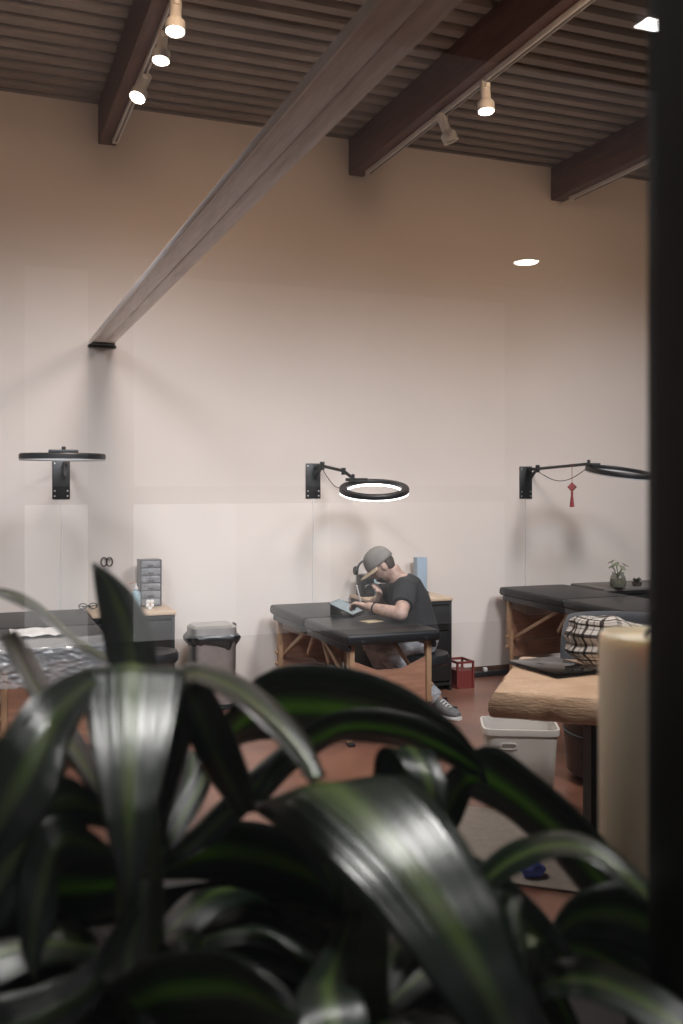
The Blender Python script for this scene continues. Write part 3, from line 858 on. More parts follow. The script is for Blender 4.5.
# ------------------------------------------------------------------ tub chair with plaid shirt
cc = Vector((3.11, 4.06, 0))
gdir = Vector((-0.45, -0.89, 0)).normalized()
gs = Vector((-gdir.y, gdir.x, 0))
ch = thing('tub_chair', 'tub chair with grey padded back and black drum seat behind the slab table', 'chair', tuple(cc))
MB().lathe([(0, 0.03), (0.26, 0.03), (0.285, 0.05), (0.295, 0.20), (0.30, 0.24), (0.292, 0.25), (0.298, 0.26), (0.30, 0.36), (0.285, 0.40), (0, 0.405)], 40, Matrix.Translation(cc)).build('seat_drum', mat('black_leather', (0.010, 0.010, 0.011), 0.22, var=0.2, vscale=14, bump=0.05), ch)
MB().lathe([(0.298, 0.244), (0.306, 0.250), (0.298, 0.256)], 40, Matrix.Translation(cc)).build('piping', M_vinyl, ch)
MB().lathe([(0, 0.40), (0.24, 0.40), (0.262, 0.42), (0.255, 0.455), (0.20, 0.47), (0, 0.472)], 36, Matrix.Translation(cc)).build('seat_cushion', mat('black_leather', (0.01, 0.01, 0.011)), ch)
M_greyfab = mat('blue_grey_fabric', (0.095, 0.097, 0.105), 0.8, var=0.1, vscale=50, sheen=0.2)
def shell(u, v):
    a = (u - 0.5) * math.radians(160)
    e = min(u, 1 - u) * 2
    top = 0.82 - 0.10 * (1 - min(1, e * 3.2)) ** 2
    # closed cross-section profile: v around the loop
    th = v * 2 * PI
    hz = (top - 0.38) / 2
    zc = 0.38 + hz
    k = 0.35
    ct, st_ = math.cos(th), math.sin(th)
    rr = 0.275 + 0.040 * (abs(ct) ** 0.6) * (1 if ct > 0 else -1)
    z = zc + hz * (abs(st_) ** 0.35) * (1 if st_ > 0 else -1)
    d = -gdir * math.cos(a) + gs * math.sin(a)
    p = cc + d * rr
    return Vector((p.x, p.y, z))
sb = MB().grid(44, 28, shell)
bmesh.ops.remove_doubles(sb.bm, verts=sb.bm.verts, dist=1e-5)
bmesh.ops.holes_fill(sb.bm, edges=sb.bm.edges, sides=0)
sb.build('backrest', M_greyfab, ch)
for k in range(4):
    a = k * PI / 2 + 0.5
    p = cc + Vector((0.2 * math.cos(a), 0.2 * math.sin(a), 0))
    MB().lathe([(0, 0), (0.018, 0), (0.022, 0.032), (0, 0.032)], 12, Matrix.Translation(p)).build('foot', M_blackplastic, ch)

M_plaid = bpy.data.materials.new('plaid_flannel')
M_plaid.use_nodes = True
nt = M_plaid.node_tree
pbs = nt.nodes['Principled BSDF']
pbs.inputs['Roughness'].default_value = 0.9
uvn = nt.nodes.new('ShaderNodeUVMap')
sep = nt.nodes.new('ShaderNodeSeparateXYZ')
nt.links.new(uvn.outputs[0], sep.inputs[0])
def mnode(op, a, b=None):
    m = nt.nodes.new('ShaderNodeMath'); m.operation = op
    for i, x in enumerate((a, b)):
        if x is None: continue
        if isinstance(x, (int, float)): m.inputs[i].default_value = x
        else: nt.links.new(x, m.inputs[i])
    return m.outputs[0]
def bands(src, freq, off):
    f = mnode('FRACT', mnode('ADD', mnode('MULTIPLY', src, freq), off))
    wide = mnode('LESS_THAN', f, 0.24)
    thin = mnode('LESS_THAN', mnode('ABSOLUTE', mnode('SUBTRACT', f, 0.66)), 0.05)
    return mnode('ADD', wide, mnode('MULTIPLY', thin, 0.6))
bu = bands(sep.outputs[0], 15.0, 0.1)
bv = bands(sep.outputs[1], 7.0, 0.25)
tot = mnode('MULTIPLY', mnode('ADD', bu, bv), 0.5)
cr = nt.nodes.new('ShaderNodeValToRGB')
cr.color_ramp.elements[0].color = (0.80, 0.77, 0.74, 1)
cr.color_ramp.elements[1].color = (0.010, 0.009, 0.009, 1)
e_ = cr.color_ramp.elements.new(0.5); e_.color = (0.085, 0.072, 0.068, 1)
nt.links.new(tot, cr.inputs[0])
nt.links.new(cr.outputs[0], pbs.inputs['Base Color'])
sc_c = W(612, 640, 4.0); sc_c.z = 0.752 + 0.098
rv = Vector((CY, -SY, 0)); fv = Vector((SY, CY, 0))
def bundle(u, v):
    lon = u * 2 * PI - PI / 2 - PI      # seam at the back
    lat = (v - 0.5) * PI
    cx = math.cos(lat) ** 0.45 * math.copysign(abs(math.cos(lon)) ** 0.6, math.cos(lon))
    cy = math.cos(lat) ** 0.5 * math.copysign(abs(math.sin(lon)) ** 0.8, math.sin(lon))
    z = math.copysign(abs(math.sin(lat)) ** 0.7, math.sin(lat))
    fold = 0.10 * math.sin(z * 9.5 + 0.8 * math.sin(cx * 3))
    n = 0.10 * mnoise.noise(Vector((cx * 2.2, cy * 2.2, z * 2.2)))
    k = 1 + fold * 0.55 + n
    peak = 0.018 * math.exp(-((cx - 0.05) / 0.22) ** 2) * max(0, z) - 0.03 * max(0, z) * (cx + 0.2)
    return sc_c + rv * (0.185 * cx * k) + fv * (0.075 * cy * k) + Vector((0, 0, 0.096 * z + peak))
bb = MB().grid(90, 44, bundle, uvs=True)
sh = bb.build('plaid_shirt', M_plaid, auto=None)
tag(sh, 'black and white plaid flannel shirt bundled on the slab table before the grey chair', 'shirt')

# ------------------------------------------------------------------ jar plant and small items on the right desk
jc = W(618, 586, 7.55); jc.z = 0.69
jp = thing('jar_plant', 'small green cutting growing in a glass jar on the right desk', 'potted plant', tuple(jc))
MB().lathe([(0, 0), (0.05, 0), (0.062, 0.01), (0.066, 0.05), (0.058, 0.09), (0.044, 0.11), (0.05, 0.125), (0.047, 0.125), (0.041, 0.11), (0.054, 0.088), (0.062, 0.05), (0.058, 0.014), (0, 0.008)], 28, Matrix.Translation(jc)).build('jar', M_jar, jp)
MB().lathe([(0, 0.009), (0.055, 0.012), (0.06, 0.05), (0.055, 0.075), (0, 0.075)], 24, Matrix.Translation(jc)).build('gravel', mat('jar_filling', (0.30, 0.27, 0.21), 0.8, var=0.4, vscale=60), jp)
M_cut = mat('cutting_leaf', (0.20, 0.23, 0.13), 0.5, var=0.3, vscale=30)
for k in range(7):
    a = k * 0.9 + 0.3
    h_ = 0.16 + 0.045 * ((k * 37) % 5) / 4
    e = jc + Vector((0.055 * math.cos(a), 0.055 * math.sin(a), h_))
    st_ = MB().tube([jc + Vector((0, 0, 0.06)), jc + Vector((0.015 * math.cos(a), 0.015 * math.sin(a), 0.12)), e], 0.0028, 6).build('stem', M_cut, jp)
    MB().sphere(None, 0.03, 10, mtx=Matrix.Translation(e) @ Matrix.Rotation(a, 4, 'Z') @ Matrix.Rotation(0.5, 4, 'Y') @ Matrix.Diagonal((1.1, 0.65, 0.14, 1))).build('leaf', M_cut, st_)
kc = W(637, 586, 7.7); kc.z = 0.69
su = thing('small_succulent', 'tiny dark succulent in a low pot right of the glass jar', 'potted plant', tuple(kc))
MB().lathe([(0, 0), (0.032, 0), (0.04, 0.03), (0.036, 0.03), (0.03, 0.024), (0, 0.024)], 20, Matrix.Translation(kc)).build('pot', mat('dark_clay', (0.05, 0.035, 0.03), 0.6, var=0.2), su)
for k in range(9):
    a = k * 2.4
    MB().sphere(None, 0.02, 8, mtx=Matrix.Translation(kc + Vector((0.02 * math.cos(a), 0.02 * math.sin(a), 0.040 + 0.002 * k))) @ Matrix.Rotation(a, 4, 'Z') @ Matrix.Rotation(-0.7, 4, 'Y') @ Matrix.Diagonal((1.0, 0.5, 0.3, 1))).build('leaf', mat('dark_succulent', (0.04, 0.05, 0.035), 0.5, var=0.2), su)

# ------------------------------------------------------------------ things behind the person
bx = W(421, 597, 7.1); bx.z = 0.68
bx.x += 0.09
bo = thing('blue_binder', 'pale blue upright binder on the desk behind the person', 'binder', (bx.x, 6.6, 0.68))
M_bl = mat('pale_blue_card', (0.34, 0.42, 0.50), 0.6, var=0.05)
MB().box((bx.x, 6.58, 0.815), (0.085, 0.006, 0.27), bevel=0.002).build('cover', M_bl, bo)
MB().box((bx.x, 6.64, 0.815), (0.085, 0.006, 0.27), bevel=0.002).build('cover', M_bl, bo)
MB().box((bx.x - 0.040, 6.61, 0.815), (0.006, 0.066, 0.27), bevel=0.002).build('spine', M_bl, bo)
MB().box((bx.x + 0.004, 6.61, 0.812), (0.072, 0.05, 0.25)).build('pages', M_white, bo)
sp = W(366, 600, 6.95); sp.z = 0.68
spk = thing('desk_speaker', 'black box speaker with headphones over it at the desk end', 'speaker', (sp.x, 6.55, 0.68))
MB().box((2.715, 6.55, 0.76), (0.10, 0.12, 0.16), bevel=0.008).build('cabinet', M_blackplastic, spk)
MB().lathe([(0, 0), (0.036, 0), (0.038, 0.004), (0.03, 0.008), (0.012, 0.004), (0, 0.006)], 24, Matrix.Translation((2.715, 6.49, 0.735)) @ Matrix.Rotation(PI / 2, 4, 'X')).build('cone', M_blackmetal, spk)
MB().lathe([(0, 0), (0.018, 0), (0.018, 0.004), (0, 0.006)], 20, Matrix.Translation((2.715, 6.49, 0.80)) @ Matrix.Rotation(PI / 2, 4, 'X')).build('tweeter', M_blackmetal, spk)
hp = thing('headphones', 'black headphones resting on top of the box speaker', 'headphones', (2.715, 6.55, 0.84))
pts = [Vector((2.715 + 0.062 * math.cos(a), 6.55, 0.868 + 0.072 * math.sin(a))) for a in [PI * k / 14 for k in range(15)]]
MB().tube(pts, 0.009, 8).build('headband', M_blackplastic, hp)
for sx in (-1, 1):
    MB().lathe([(0, 0), (0.03, 0), (0.034, 0.008), (0.03, 0.02), (0, 0.022)], 18, Matrix.Translation((2.715 + sx * 0.066, 6.55, 0.870)) @ Matrix.Rotation(PI / 2 * sx, 4, 'Y')).build('ear_cup', M_blackplastic, hp)
cu = Vector((2.83, 6.50, 0.68))
mg = thing('black_mug', 'black mug on the desk behind the person', 'mug', tuple(cu))
MB().lathe([(0, 0), (0.035, 0), (0.038, 0.005), (0.038, 0.09), (0.035, 0.09), (0.034, 0.01), (0, 0.008)], 22, Matrix.Translation(cu)).build('cup', M_blackplastic, mg)
MB().tube([cu + Vector((0.036, 0, 0.02)), cu + Vector((0.06, 0, 0.03)), cu + Vector((0.06, 0, 0.065)), cu + Vector((0.036, 0, 0.075))], 0.005, 8).build('handle', M_blackplastic, mg)
bc = Vector((2.80, 6.60, 0.68))
bb2 = thing('spray_bottle', 'pale teal spray bottle behind the black mug', 'bottle', tuple(bc))
MB().lathe([(0, 0), (0.035, 0), (0.037, 0.005), (0.037, 0.11), (0.014, 0.15), (0.014, 0.165), (0, 0.165)], 20, Matrix.Translation(bc)).build('body', mat('pale_teal', (0.30, 0.42, 0.44), 0.35, var=0.05), bb2)
MB().box(bc + Vector((-0.012, 0, 0.182)), (0.06, 0.022, 0.034), bevel=0.006).build('trigger_head', M_whiteplastic, bb2)
bk = Vector((3.16, 6.50, 0.68))
rb = thing('tape_roll', 'black roll of tape lying on the desk right of the person', 'tape', tuple(bk))
pts = [bk + Vector((0.035 * math.cos(2 * PI * k / 24), 0.035 * math.sin(2 * PI * k / 24), 0.014)) for k in range(24)]
MB().tube(pts, 0.013, 8, closed=True).build('roll', M_blackplastic, rb)
MB().lathe([(0.022, 0.002), (0.024, 0.002), (0.024, 0.026), (0.022, 0.026), (0.022, 0.002)], 24, Matrix.Translation(bk)).build('core', M_desktop, rb)

rc_ = Vector((3.40, 6.36, 0))
cr_ = thing('red_crate', 'small red open crate on the floor by the black desk', 'crate', tuple(rc_))
M_redp = mat('red_plastic', (0.17, 0.030, 0.025), 0.45, var=0.15)
g = MB()
for sx in (-1, 1):
    for sy in (-1, 1):
        g.box(rc_ + Vector((sx * 0.065, sy * 0.085, 0.10)), (0.014, 0.014, 0.20))
for z in (0.008, 0.192):
    for s_ in (-1, 1):
        g.box(rc_ + Vector((0, s_ * 0.085, z)), (0.13, 0.014, 0.016)); g.box(rc_ + Vector((s_ * 0.065, 0, z)), (0.014, 0.17, 0.016))
g.build('frame', M_redp, cr_)
MB().box(rc_ + Vector((0, 0.0, 0.07)), (0.118, 0.158, 0.12)).build('bin_wall', M_redp, cr_)
MB().box(rc_ + Vector((0, 0, 0.012)), (0.118, 0.158, 0.008)).build('bottom', M_redp, cr_)
ps = Vector((3.78, 6.62, 0))
pw = thing('power_strip', 'black power strip on the floor against the brown baseboard', 'power strip', tuple(ps))
MB().box(ps + Vector((0, 0, 0.02)), (0.36, 0.05, 0.04), bevel=0.006).build('housing', M_blackplastic, pw)
for k in range(5):
    MB().lathe([(0, 0), (0.014, 0), (0.014, 0.002), (0, 0.002)], 14, Matrix.Translation(ps + Vector((-0.13 + 0.06 * k, 0, 0.04)))).build('socket', M_blackmetal, pw)
MB().box(ps + Vector((-0.02, -0.005, 0.055)), (0.03, 0.03, 0.03), bevel=0.005).build('plug', M_whiteplastic, pw)
MB().tube([ps + Vector((0.18, 0, 0.02)), ps + Vector((0.3, -0.03, 0.006)), ps + Vector((0.45, 0.02, 0.006))], 0.005, 6).build('cord', M_blackplastic, pw)

# ------------------------------------------------------------------ the person at the middle table
PF = Vector((-0.933, 0.36, 0)); PL = Vector((-0.36, -0.933, 0)); UZ = Vector((0, 0, 1))
def V3(*a): return Vector(a)
pelvis, waist, chest, uchest, neck0 = V3(2.725, 5.68, 0.505), V3(2.705, 5.685, 0.61), V3(2.675, 5.70, 0.75), V3(2.635, 5.70, 0.835), V3(2.60, 5.70, 0.885)
headc = V3(2.493, 5.737, 0.973)
shL, shR = V3(2.575, 5.535, 0.835), V3(2.70, 5.865, 0.835)
elL, wrL, haL = V3(2.465, 5.375, 0.705), V3(2.335, 5.585, 0.735), V3(2.295, 5.65, 0.745)
elR, wrR, haR = V3(2.545, 5.97, 0.70), V3(2.515, 5.83, 0.745), V3(2.50, 5.785, 0.80)
hipL, hipR = pelvis + PL * 0.09, pelvis - PL * 0.09
knL, knR = V3(2.47, 5.66, 0.45), V3(2.50, 5.90, 0.45)
anL, anR = V3(2.83, 5.60, 0.10), V3(2.66, 5.90, 0.10)
PITCH = math.radians(38)
hf = PF * math.cos(PITCH) - UZ * math.sin(PITCH)
hu = PF * math.sin(PITCH) + UZ * math.cos(PITCH)
hl = hu.cross(hf).normalized()
HM = Matrix((hf, hl, hu)).transposed().to_4x4(); HM.translation = headc
HM = HM @ Matrix.Scale(0.93, 4)

def torso(b, g, z_from=0):
    up = lambda p, q: (q - p).normalized()
    ax = PL
    def sec(c, hw, hd, t):
        fw_ = ax.cross(t).normalized()
        return (c, ax * (hw + g), fw_ * (hd + g))
    secs = [sec(pelvis - UZ * 0.075, 0.13, 0.10, UZ), sec(pelvis, 0.165, 0.125, UZ), sec(waist, 0.145, 0.11, up(pelvis, chest)), sec(chest, 0.165, 0.115, up(waist, uchest)),
            sec(uchest, 0.175, 0.10, up(chest, neck0)), sec(neck0 + (neck0 - uchest) * 0.0, 0.085, 0.07, up(uchest, neck0)), sec(neck0 + (neck0 - uchest) * 0.25, 0.05, 0.05, up(uchest, neck0))]
    b.loft(secs[z_from:], 24, 2.4)
def hand(b, wr, hc_, nrm, curl, spread=0.021, fist=1.0):
    d = (hc_ - wr).normalized()
    s_ = d.cross(nrm).normalized()
    n_ = s_.cross(d).normalized()
    pal = wr + d * 0.05
    b.loft([(wr, s_ * 0.026, n_ * 0.019), (wr + d * 0.03, s_ * 0.036, n_ * 0.017), (wr + d * 0.085, s_ * 0.040, n_ * 0.014), (wr + d * 0.095, s_ * 0.034, n_ * 0.010)], 14, 2.6)
    lens = [0.062, 0.072, 0.068, 0.052]
    for k in range(4):
        p = wr + d * 0.088 + s_ * (0.031 - spread * k)
        pts = [p - d * 0.01, p]
        ang = 0.25
        for j in range(3):
            ang += curl * (0.9 if j else 0.6)
            p = p + (d * math.cos(ang) - n_ * math.sin(ang)) * lens[k] * (0.42, 0.33, 0.25)[j]
            pts.append(p)
        b.tube(pts, [0.0095, 0.0092, 0.0085, 0.0078, 0.0070], 8, round_ends=True)
    p = wr + d * 0.03 + s_ * 0.032
    t1 = (d * 0.6 + s_ * 0.75 - n_ * 0.3).normalized(); t2 = (d * 0.95 + s_ * 0.1 - n_ * 0.5).normalized()
    b.tube([p - t1 * 0.01, p + t1 * 0.03, p + t1 * 0.03 + t2 * 0.028, p + t1 * 0.03 + t2 * 0.05], [0.013, 0.0115, 0.0100, 0.0085], 8, round_ends=True)
def finish(b, name, material, parent, voxel, sm=6):
    o = b.build(name, material, None, auto=None)
    r = o.modifiers.new('fuse', 'REMESH'); r.mode = 'VOXEL'; r.voxel_size = voxel; r.use_smooth_shade = True
    s_ = o.modifiers.new('soft', 'SMOOTH'); s_.factor = 0.5; s_.iterations = sm
    if parent:
        o.parent = parent
        o.matrix_parent_inverse = parent.matrix_basis.inverted()
    return o

M_skin = mat('tattooed_skin', (0.36, 0.22, 0.17), 0.5, vscale=26, col2=(0.56, 0.38, 0.30))
body = MB()
torso(body, 0.0)
body.tube([neck0 - (neck0 - uchest) * 0.3, neck0 + V3(-0.02, 0.006, 0.02), headc - hu * 0.05 - hf * 0.035], [0.066, 0.058, 0.056], 16)
# head: skull, jaw, face
hd = bmesh.new()
bmesh.ops.create_uvsphere(hd, u_segments=36, v_segments=28, radius=1.0)
for v in hd.verts:
    x, y, z = v.co
    sx, sy, sz = 0.098, 0.077, 0.118
    if z < 0:
        sy *= 1 - 0.28 * z * z
        if x > 0: sx *= 1 - 0.10 * (-z)
        else: sx *= 1 - 0.35 * (-z)
    X, Y, Z = x * sx, y * sy, z * sz
    if x > 0.4:
        X += 0.020 * math.exp(-((Y / 0.012) ** 2) - (((Z + 0.018) / 0.022) ** 2))           # nose
        X += 0.006 * math.exp(-((Z - 0.030) / 0.012) ** 2) * math.exp(-(Y / 0.05) ** 2)      # brow
        X -= 0.009 * math.exp(-(((abs(Y) - 0.030) / 0.014) ** 2) - (((Z - 0.008) / 0.012) ** 2))   # eye sockets
        X += 0.006 * math.exp(-((Y / 0.022) ** 2) - (((Z + 0.058) / 0.010) ** 2))            # lips
        X += 0.012 * math.exp(-((Y / 0.025) ** 2) - (((Z + 0.098) / 0.022) ** 2))            # chin
    v.co = HM @ V3(X, Y, Z)
body._merge(hd)
for s_ in (-1, 1):
    body.sphere(None, 0.03, 14, mtx=HM @ Matrix.Translation((-0.012, s_ * 0.078, -0.006)) @ Matrix.Rotation(s_ * 0.35, 4, 'Z') @ Matrix.Diagonal((0.62, 0.30, 1.0, 1)))
for s_, sh, el, wr, ha, nrm, cu_ in ((1, shL, elL, wrL, haL, V3(0.15, 0, 1), 0.55), (-1, shR, elR, wrR, haR, PF * -1 + V3(0, 0, 0.4), 0.45)):
    body.tube([uchest + PL * s_ * 0.08, sh, sh.lerp(el, 0.5), el], [0.062, 0.058, 0.050, 0.042], 14, round_ends=True)
    body.tube([el, el.lerp(wr, 0.3), wr], [0.043, 0.042, 0.027], 14, round_ends=True)
    hand(body, wr, ha, nrm, cu_)
for s_, hip, kn, an in ((1, hipL, knL, anL), (-1, hipR, knR, anR)):
    body.tube([hip, hip.lerp(kn, 0.5), kn], [0.085, 0.072, 0.055], 16, round_ends=True)
    body.tube([kn, kn.lerp(an, 0.35), an], [0.054, 0.054, 0.036], 16, round_ends=True)
    body.tube([an, an - UZ * 0.05 + PF * 0.03, an - UZ * 0.062 + PF * 0.12], [0.036, 0.034, 0.026], 12, round_ends=True)
person = finish(body, 'person', M_skin, None, 0.0055, 5)
tag(person, 'person in grey cap and black t-shirt drawing on a tablet at the middle table', 'person')

M_tee = mat('charcoal_cotton', (0.018, 0.018, 0.020), 0.9, var=0.3, vscale=10, bump=0.5, bscale=14)
tee = MB()
def tee_torso(b, g):
    ax = PL
    def sec(c, hw, hd_, t):
        fw_ = ax.cross(t).normalized()
        return (c, ax * (hw + g), fw_ * (hd_ + g))
    t1 = (chest - waist).normalized(); t2 = (neck0 - chest).normalized()
    b.loft([sec(pelvis + UZ * 0.02, 0.175, 0.135, UZ), sec(waist, 0.155, 0.125, t1), sec(chest, 0.17, 0.12, t1), sec(uchest, 0.18, 0.105, t2), sec(neck0 - (neck0 - uchest) * 0.1, 0.095, 0.078, t2), sec(neck0 + (neck0 - uchest) * 0.1, 0.062, 0.062, t2)], 28, 2.4)
tee_torso(tee, 0.014)
for s_, sh, el in ((1, shL, elL), (-1, shR, elR)):
    tee.tube([uchest + PL * s_ * 0.08, sh + UZ * 0.004, sh.lerp(el, 0.35), sh.lerp(el, 0.66)], [0.078, 0.076, 0.073, 0.071], 18)
finish(tee, 't_shirt', M_tee, person, 0.007, 5)
M_jean = mat('grey_denim', (0.42, 0.425, 0.435), 0.9, var=0.35, vscale=16, bump=0.6, bscale=18, stretch=(1, 1, 2.2))
jn = MB()
jn.loft([(pelvis - UZ * 0.085, PL * 0.15, PF * 0.115), (pelvis, PL * 0.182, PF * 0.142), (pelvis + UZ * 0.07, PL * 0.170, PF * 0.132)], 28, 2.4)
for hip, kn, an in ((hipL, knL, anL), (hipR, knR, anR)):
    jn.tube([hip, hip.lerp(kn, 0.5), kn], [0.100, 0.089, 0.074], 18, round_ends=True)
    jn.tube([kn, kn.lerp(an, 0.35), an.lerp(kn, 0.04)], [0.073, 0.068, 0.058], 18)
finish(jn, 'jeans', M_jean, person, 0.008, 4)
M_shoe = mat('grey_suede', (0.16, 0.155, 0.15), 0.8, var=0.25, vscale=30)
for an, dv in ((anL, V3(0.72, -0.5, 0).normalized() * -1), (anR, PF)):
    dv = (PF if an is anR else V3(0.30, -0.72, 0).normalized()) * 0.86
    sv = dv.cross(UZ).normalized()
    c0 = V3(an.x, an.y, 0)
    sh_ = MB()
    sh_.loft([(c0 - dv * 0.065 + UZ * 0.045, sv * 0.030, UZ * 0.030), (c0 - dv * 0.045 + UZ * 0.065, sv * 0.042, UZ * 0.055), (c0 + dv * 0.03 + UZ * 0.065, sv * 0.045, UZ * 0.055), (c0 + dv * 0.10 + UZ * 0.048, sv * 0.050, UZ * 0.036),
              (c0 + dv * 0.17 + UZ * 0.038, sv * 0.047, UZ * 0.027), (c0 + dv * 0.205 + UZ * 0.032, sv * 0.026, UZ * 0.016)], 20, 2.6)
    shoe = sh_.build('shoe', M_shoe, None)
    shoe.parent = person; shoe.matrix_parent_inverse = person.matrix_basis.inverted()
    MB().loft([(c0 - dv * 0.075 + UZ * 0.012, sv * 0.030, UZ * 0.012), (c0 - dv * 0.05 + UZ * 0.012, sv * 0.046, UZ * 0.012), (c0 + dv * 0.10 + UZ * 0.012, sv * 0.054, UZ * 0.012), (c0 + dv * 0.18 + UZ * 0.012, sv * 0.048, UZ * 0.012), (c0 + dv * 0.215 + UZ * 0.012, sv * 0.026, UZ * 0.011)], 16, 4).build('sole', M_white, shoe)
    for k in range(4):
        q = c0 + dv * (0.055 + 0.024 * k) + UZ * (0.108 - 0.011 * k)
        MB().tube([q - sv * 0.026 - UZ * 0.008, q + UZ * 0.004, q + sv * 0.026 - UZ * 0.008], 0.004, 6).build('lace', M_white, shoe)
# cap
M_cap = mat('grey_cap_cloth', (0.22, 0.20, 0.18), 0.85, var=0.12, vscale=30)
M_brim = mat('tan_brim', (0.42, 0.32, 0.22), 0.8, var=0.1, vscale=30)
cp = MB()
def capf(u, v):
    a = u * 2 * PI; e = v * PI / 2
    r = math.cos(e) ** 0.8 if v < 1 else 0
    return HM @ V3(0.109 * r * math.cos(a) - 0.004, 0.090 * r * math.sin(a), 0.022 + 0.118 * math.sin(e) ** 0.85)
cp.grid(40, 14, capf)
bmesh.ops.remove_doubles(cp.bm, verts=cp.bm.verts, dist=1e-5)
cap = cp.build('cap', M_cap, person)
cap.modifiers.new('thick', 'SOLIDIFY').thickness = 0.003
def brimf(u, v):
    a = (u - 0.5) * math.radians(150)
    r0 = V3(0.109 * math.cos(a) - 0.004, 0.090 * math.sin(a), 0.024)
    ext = 0.072 * max(0.0, math.cos(a * 1.15)) ** 0.7
    return HM @ (r0 + V3(ext * v * 1.0, 0.010 * v * math.sin(a), -0.010 * v - 0.012 * abs(math.sin(a)) * v))
bf = MB().grid(26, 8, brimf).build('cap_brim', M_brim, cap)
bf.modifiers.new('thick', 'SOLIDIFY').thickness = 0.004
MB().sphere(None, 0.007, 10, mtx=HM @ Matrix.Translation((-0.004, 0, 0.141)) @ Matrix.Diagonal((1, 1, 0.5, 1))).build('cap_button', M_cap, cap)
# short hair round the back of the head, beard
M_hair = mat('dark_hair', (0.050, 0.034, 0.026), 0.7, var=0.3, vscale=80)
def hairf(u, v):
    a = math.radians(112) + u * math.radians(136)
    z = 0.035 - v * (0.075 + 0.03 * math.sin(u * PI))
    k = math.sqrt(max(0.05, 1 - (z / 0.118) ** 2)) * 1.03
    taper = 1 - 0.30 * max(0, -z / 0.118)
    return HM @ V3(0.098 * k * taper * math.cos(a), 0.079 * k * math.sin(a), z)
hr = MB().grid(30, 8, hairf).build('hair', M_hair, person)
hr.modifiers.new('thick', 'SOLIDIFY').thickness = 0.006
def beardf(u, v):
    a = (u - 0.5) * math.radians(115)
    z = -0.058 - v * 0.052
    k = math.sqrt(max(0.03, 1 - (z / 0.122) ** 2))
    return HM @ V3((0.100 + 0.010 * v) * k * math.cos(a) + 0.006 * math.cos(a), 0.075 * k * (1 - 0.25 * (z / 0.118) ** 2) * math.sin(a) * 1.03, z)
bd = MB().grid(26, 8, beardf).build('beard', M_hair, person)
bd.modifiers.new('thick', 'SOLIDIFY').thickness = 0.006
for s_ in (-1, 1):
    MB().sphere(None, 0.011, 10, mtx=HM @ Matrix.Translation((0.078, s_ * 0.030, 0.008))).build('eye', mat('eye_white', (0.5, 0.48, 0.45), 0.3, var=0.02), person)
    MB().box(None, (0.008, 0.030, 0.007), bevel=0.003, mtx=HM @ Matrix.Translation((0.092, s_ * 0.031, 0.026)) @ Matrix.Rotation(-s_ * 0.3, 4, 'Z')).build('eyebrow', M_hair, person)
# wristwatch band on the drawing arm
wt = elL.lerp(wrL, 0.80); wd = (wrL - elL).normalized(); wa, wb_ = frame_of(wd)
MB().tube([wt + (wa * math.cos(2 * PI * k / 20) + wb_ * math.sin(2 * PI * k / 20)) * 0.0315 for k in range(20)], 0.006, 8, closed=True).build('wristband', M_blackplastic, person)

# tablet, folio, stylus
tc = W(346, 608, 6.30); tc.z = 0.698
tab = thing('drawing_tablet', 'grey-blue tablet propped up on its folio on the middle table', 'tablet', (tc.x, tc.y, 0.65))
mt = Matrix.Translation(tc) @ Matrix.Rotation(math.radians(-38), 4, 'Z') @ Matrix.Rotation(math.radians(24), 4, 'Y')
MB().box(None, (0.185, 0.25, 0.007), bevel=0.003, mtx=mt).build('body', M_blackplastic, tab)
MB().box(None, (0.170, 0.235, 0.0012), mtx=mt @ Matrix.Translation((0, 0, 0.0038))).build('screen', mat('screen_grey', (0.24, 0.31, 0.33), 0.2, var=0.05), tab)
mf = Matrix.Translation((tc.x, tc.y, 0.653)) @ Matrix.Rotation(math.radians(-38), 4, 'Z')
MB().box(None, (0.185, 0.25, 0.005), bevel=0.002, mtx=mf @ Matrix.Translation((0.0, 0, 0.0))).build('folio', M_blackplastic, tab)
MB().box(None, (0.005, 0.23, 0.066), bevel=0.001, mtx=mf @ Matrix.Translation((-0.072, 0, 0.034))).build('folio_stand', M_blackplastic, tab)
s0, s1 = W(356.5, 586, 6.10), W(362.5, 609, 6.20)
sty = thing('stylus', 'white stylus pen held upright in the drawing hand', 'stylus', tuple(s1))
MB().tube([s0, s0.lerp(s1, 0.93)], 0.0055, 10, round_ends=True).build('barrel', M_white, sty)
MB().tube([s0.lerp(s1, 0.93), s1], [0.0052, 0.0012], 10).build('tip', M_white, sty)
sk = W(372, 619, 5.97); sk.z = 0.6525
tag(MB().box(sk, (0.13, 0.09, 0.005), rz=0.3, bevel=0.001).build('note_card', mat('kraft_card', (0.40, 0.32, 0.20), 0.7, var=0.1)), 'small tan card lying on the table in front of the person', 'card')

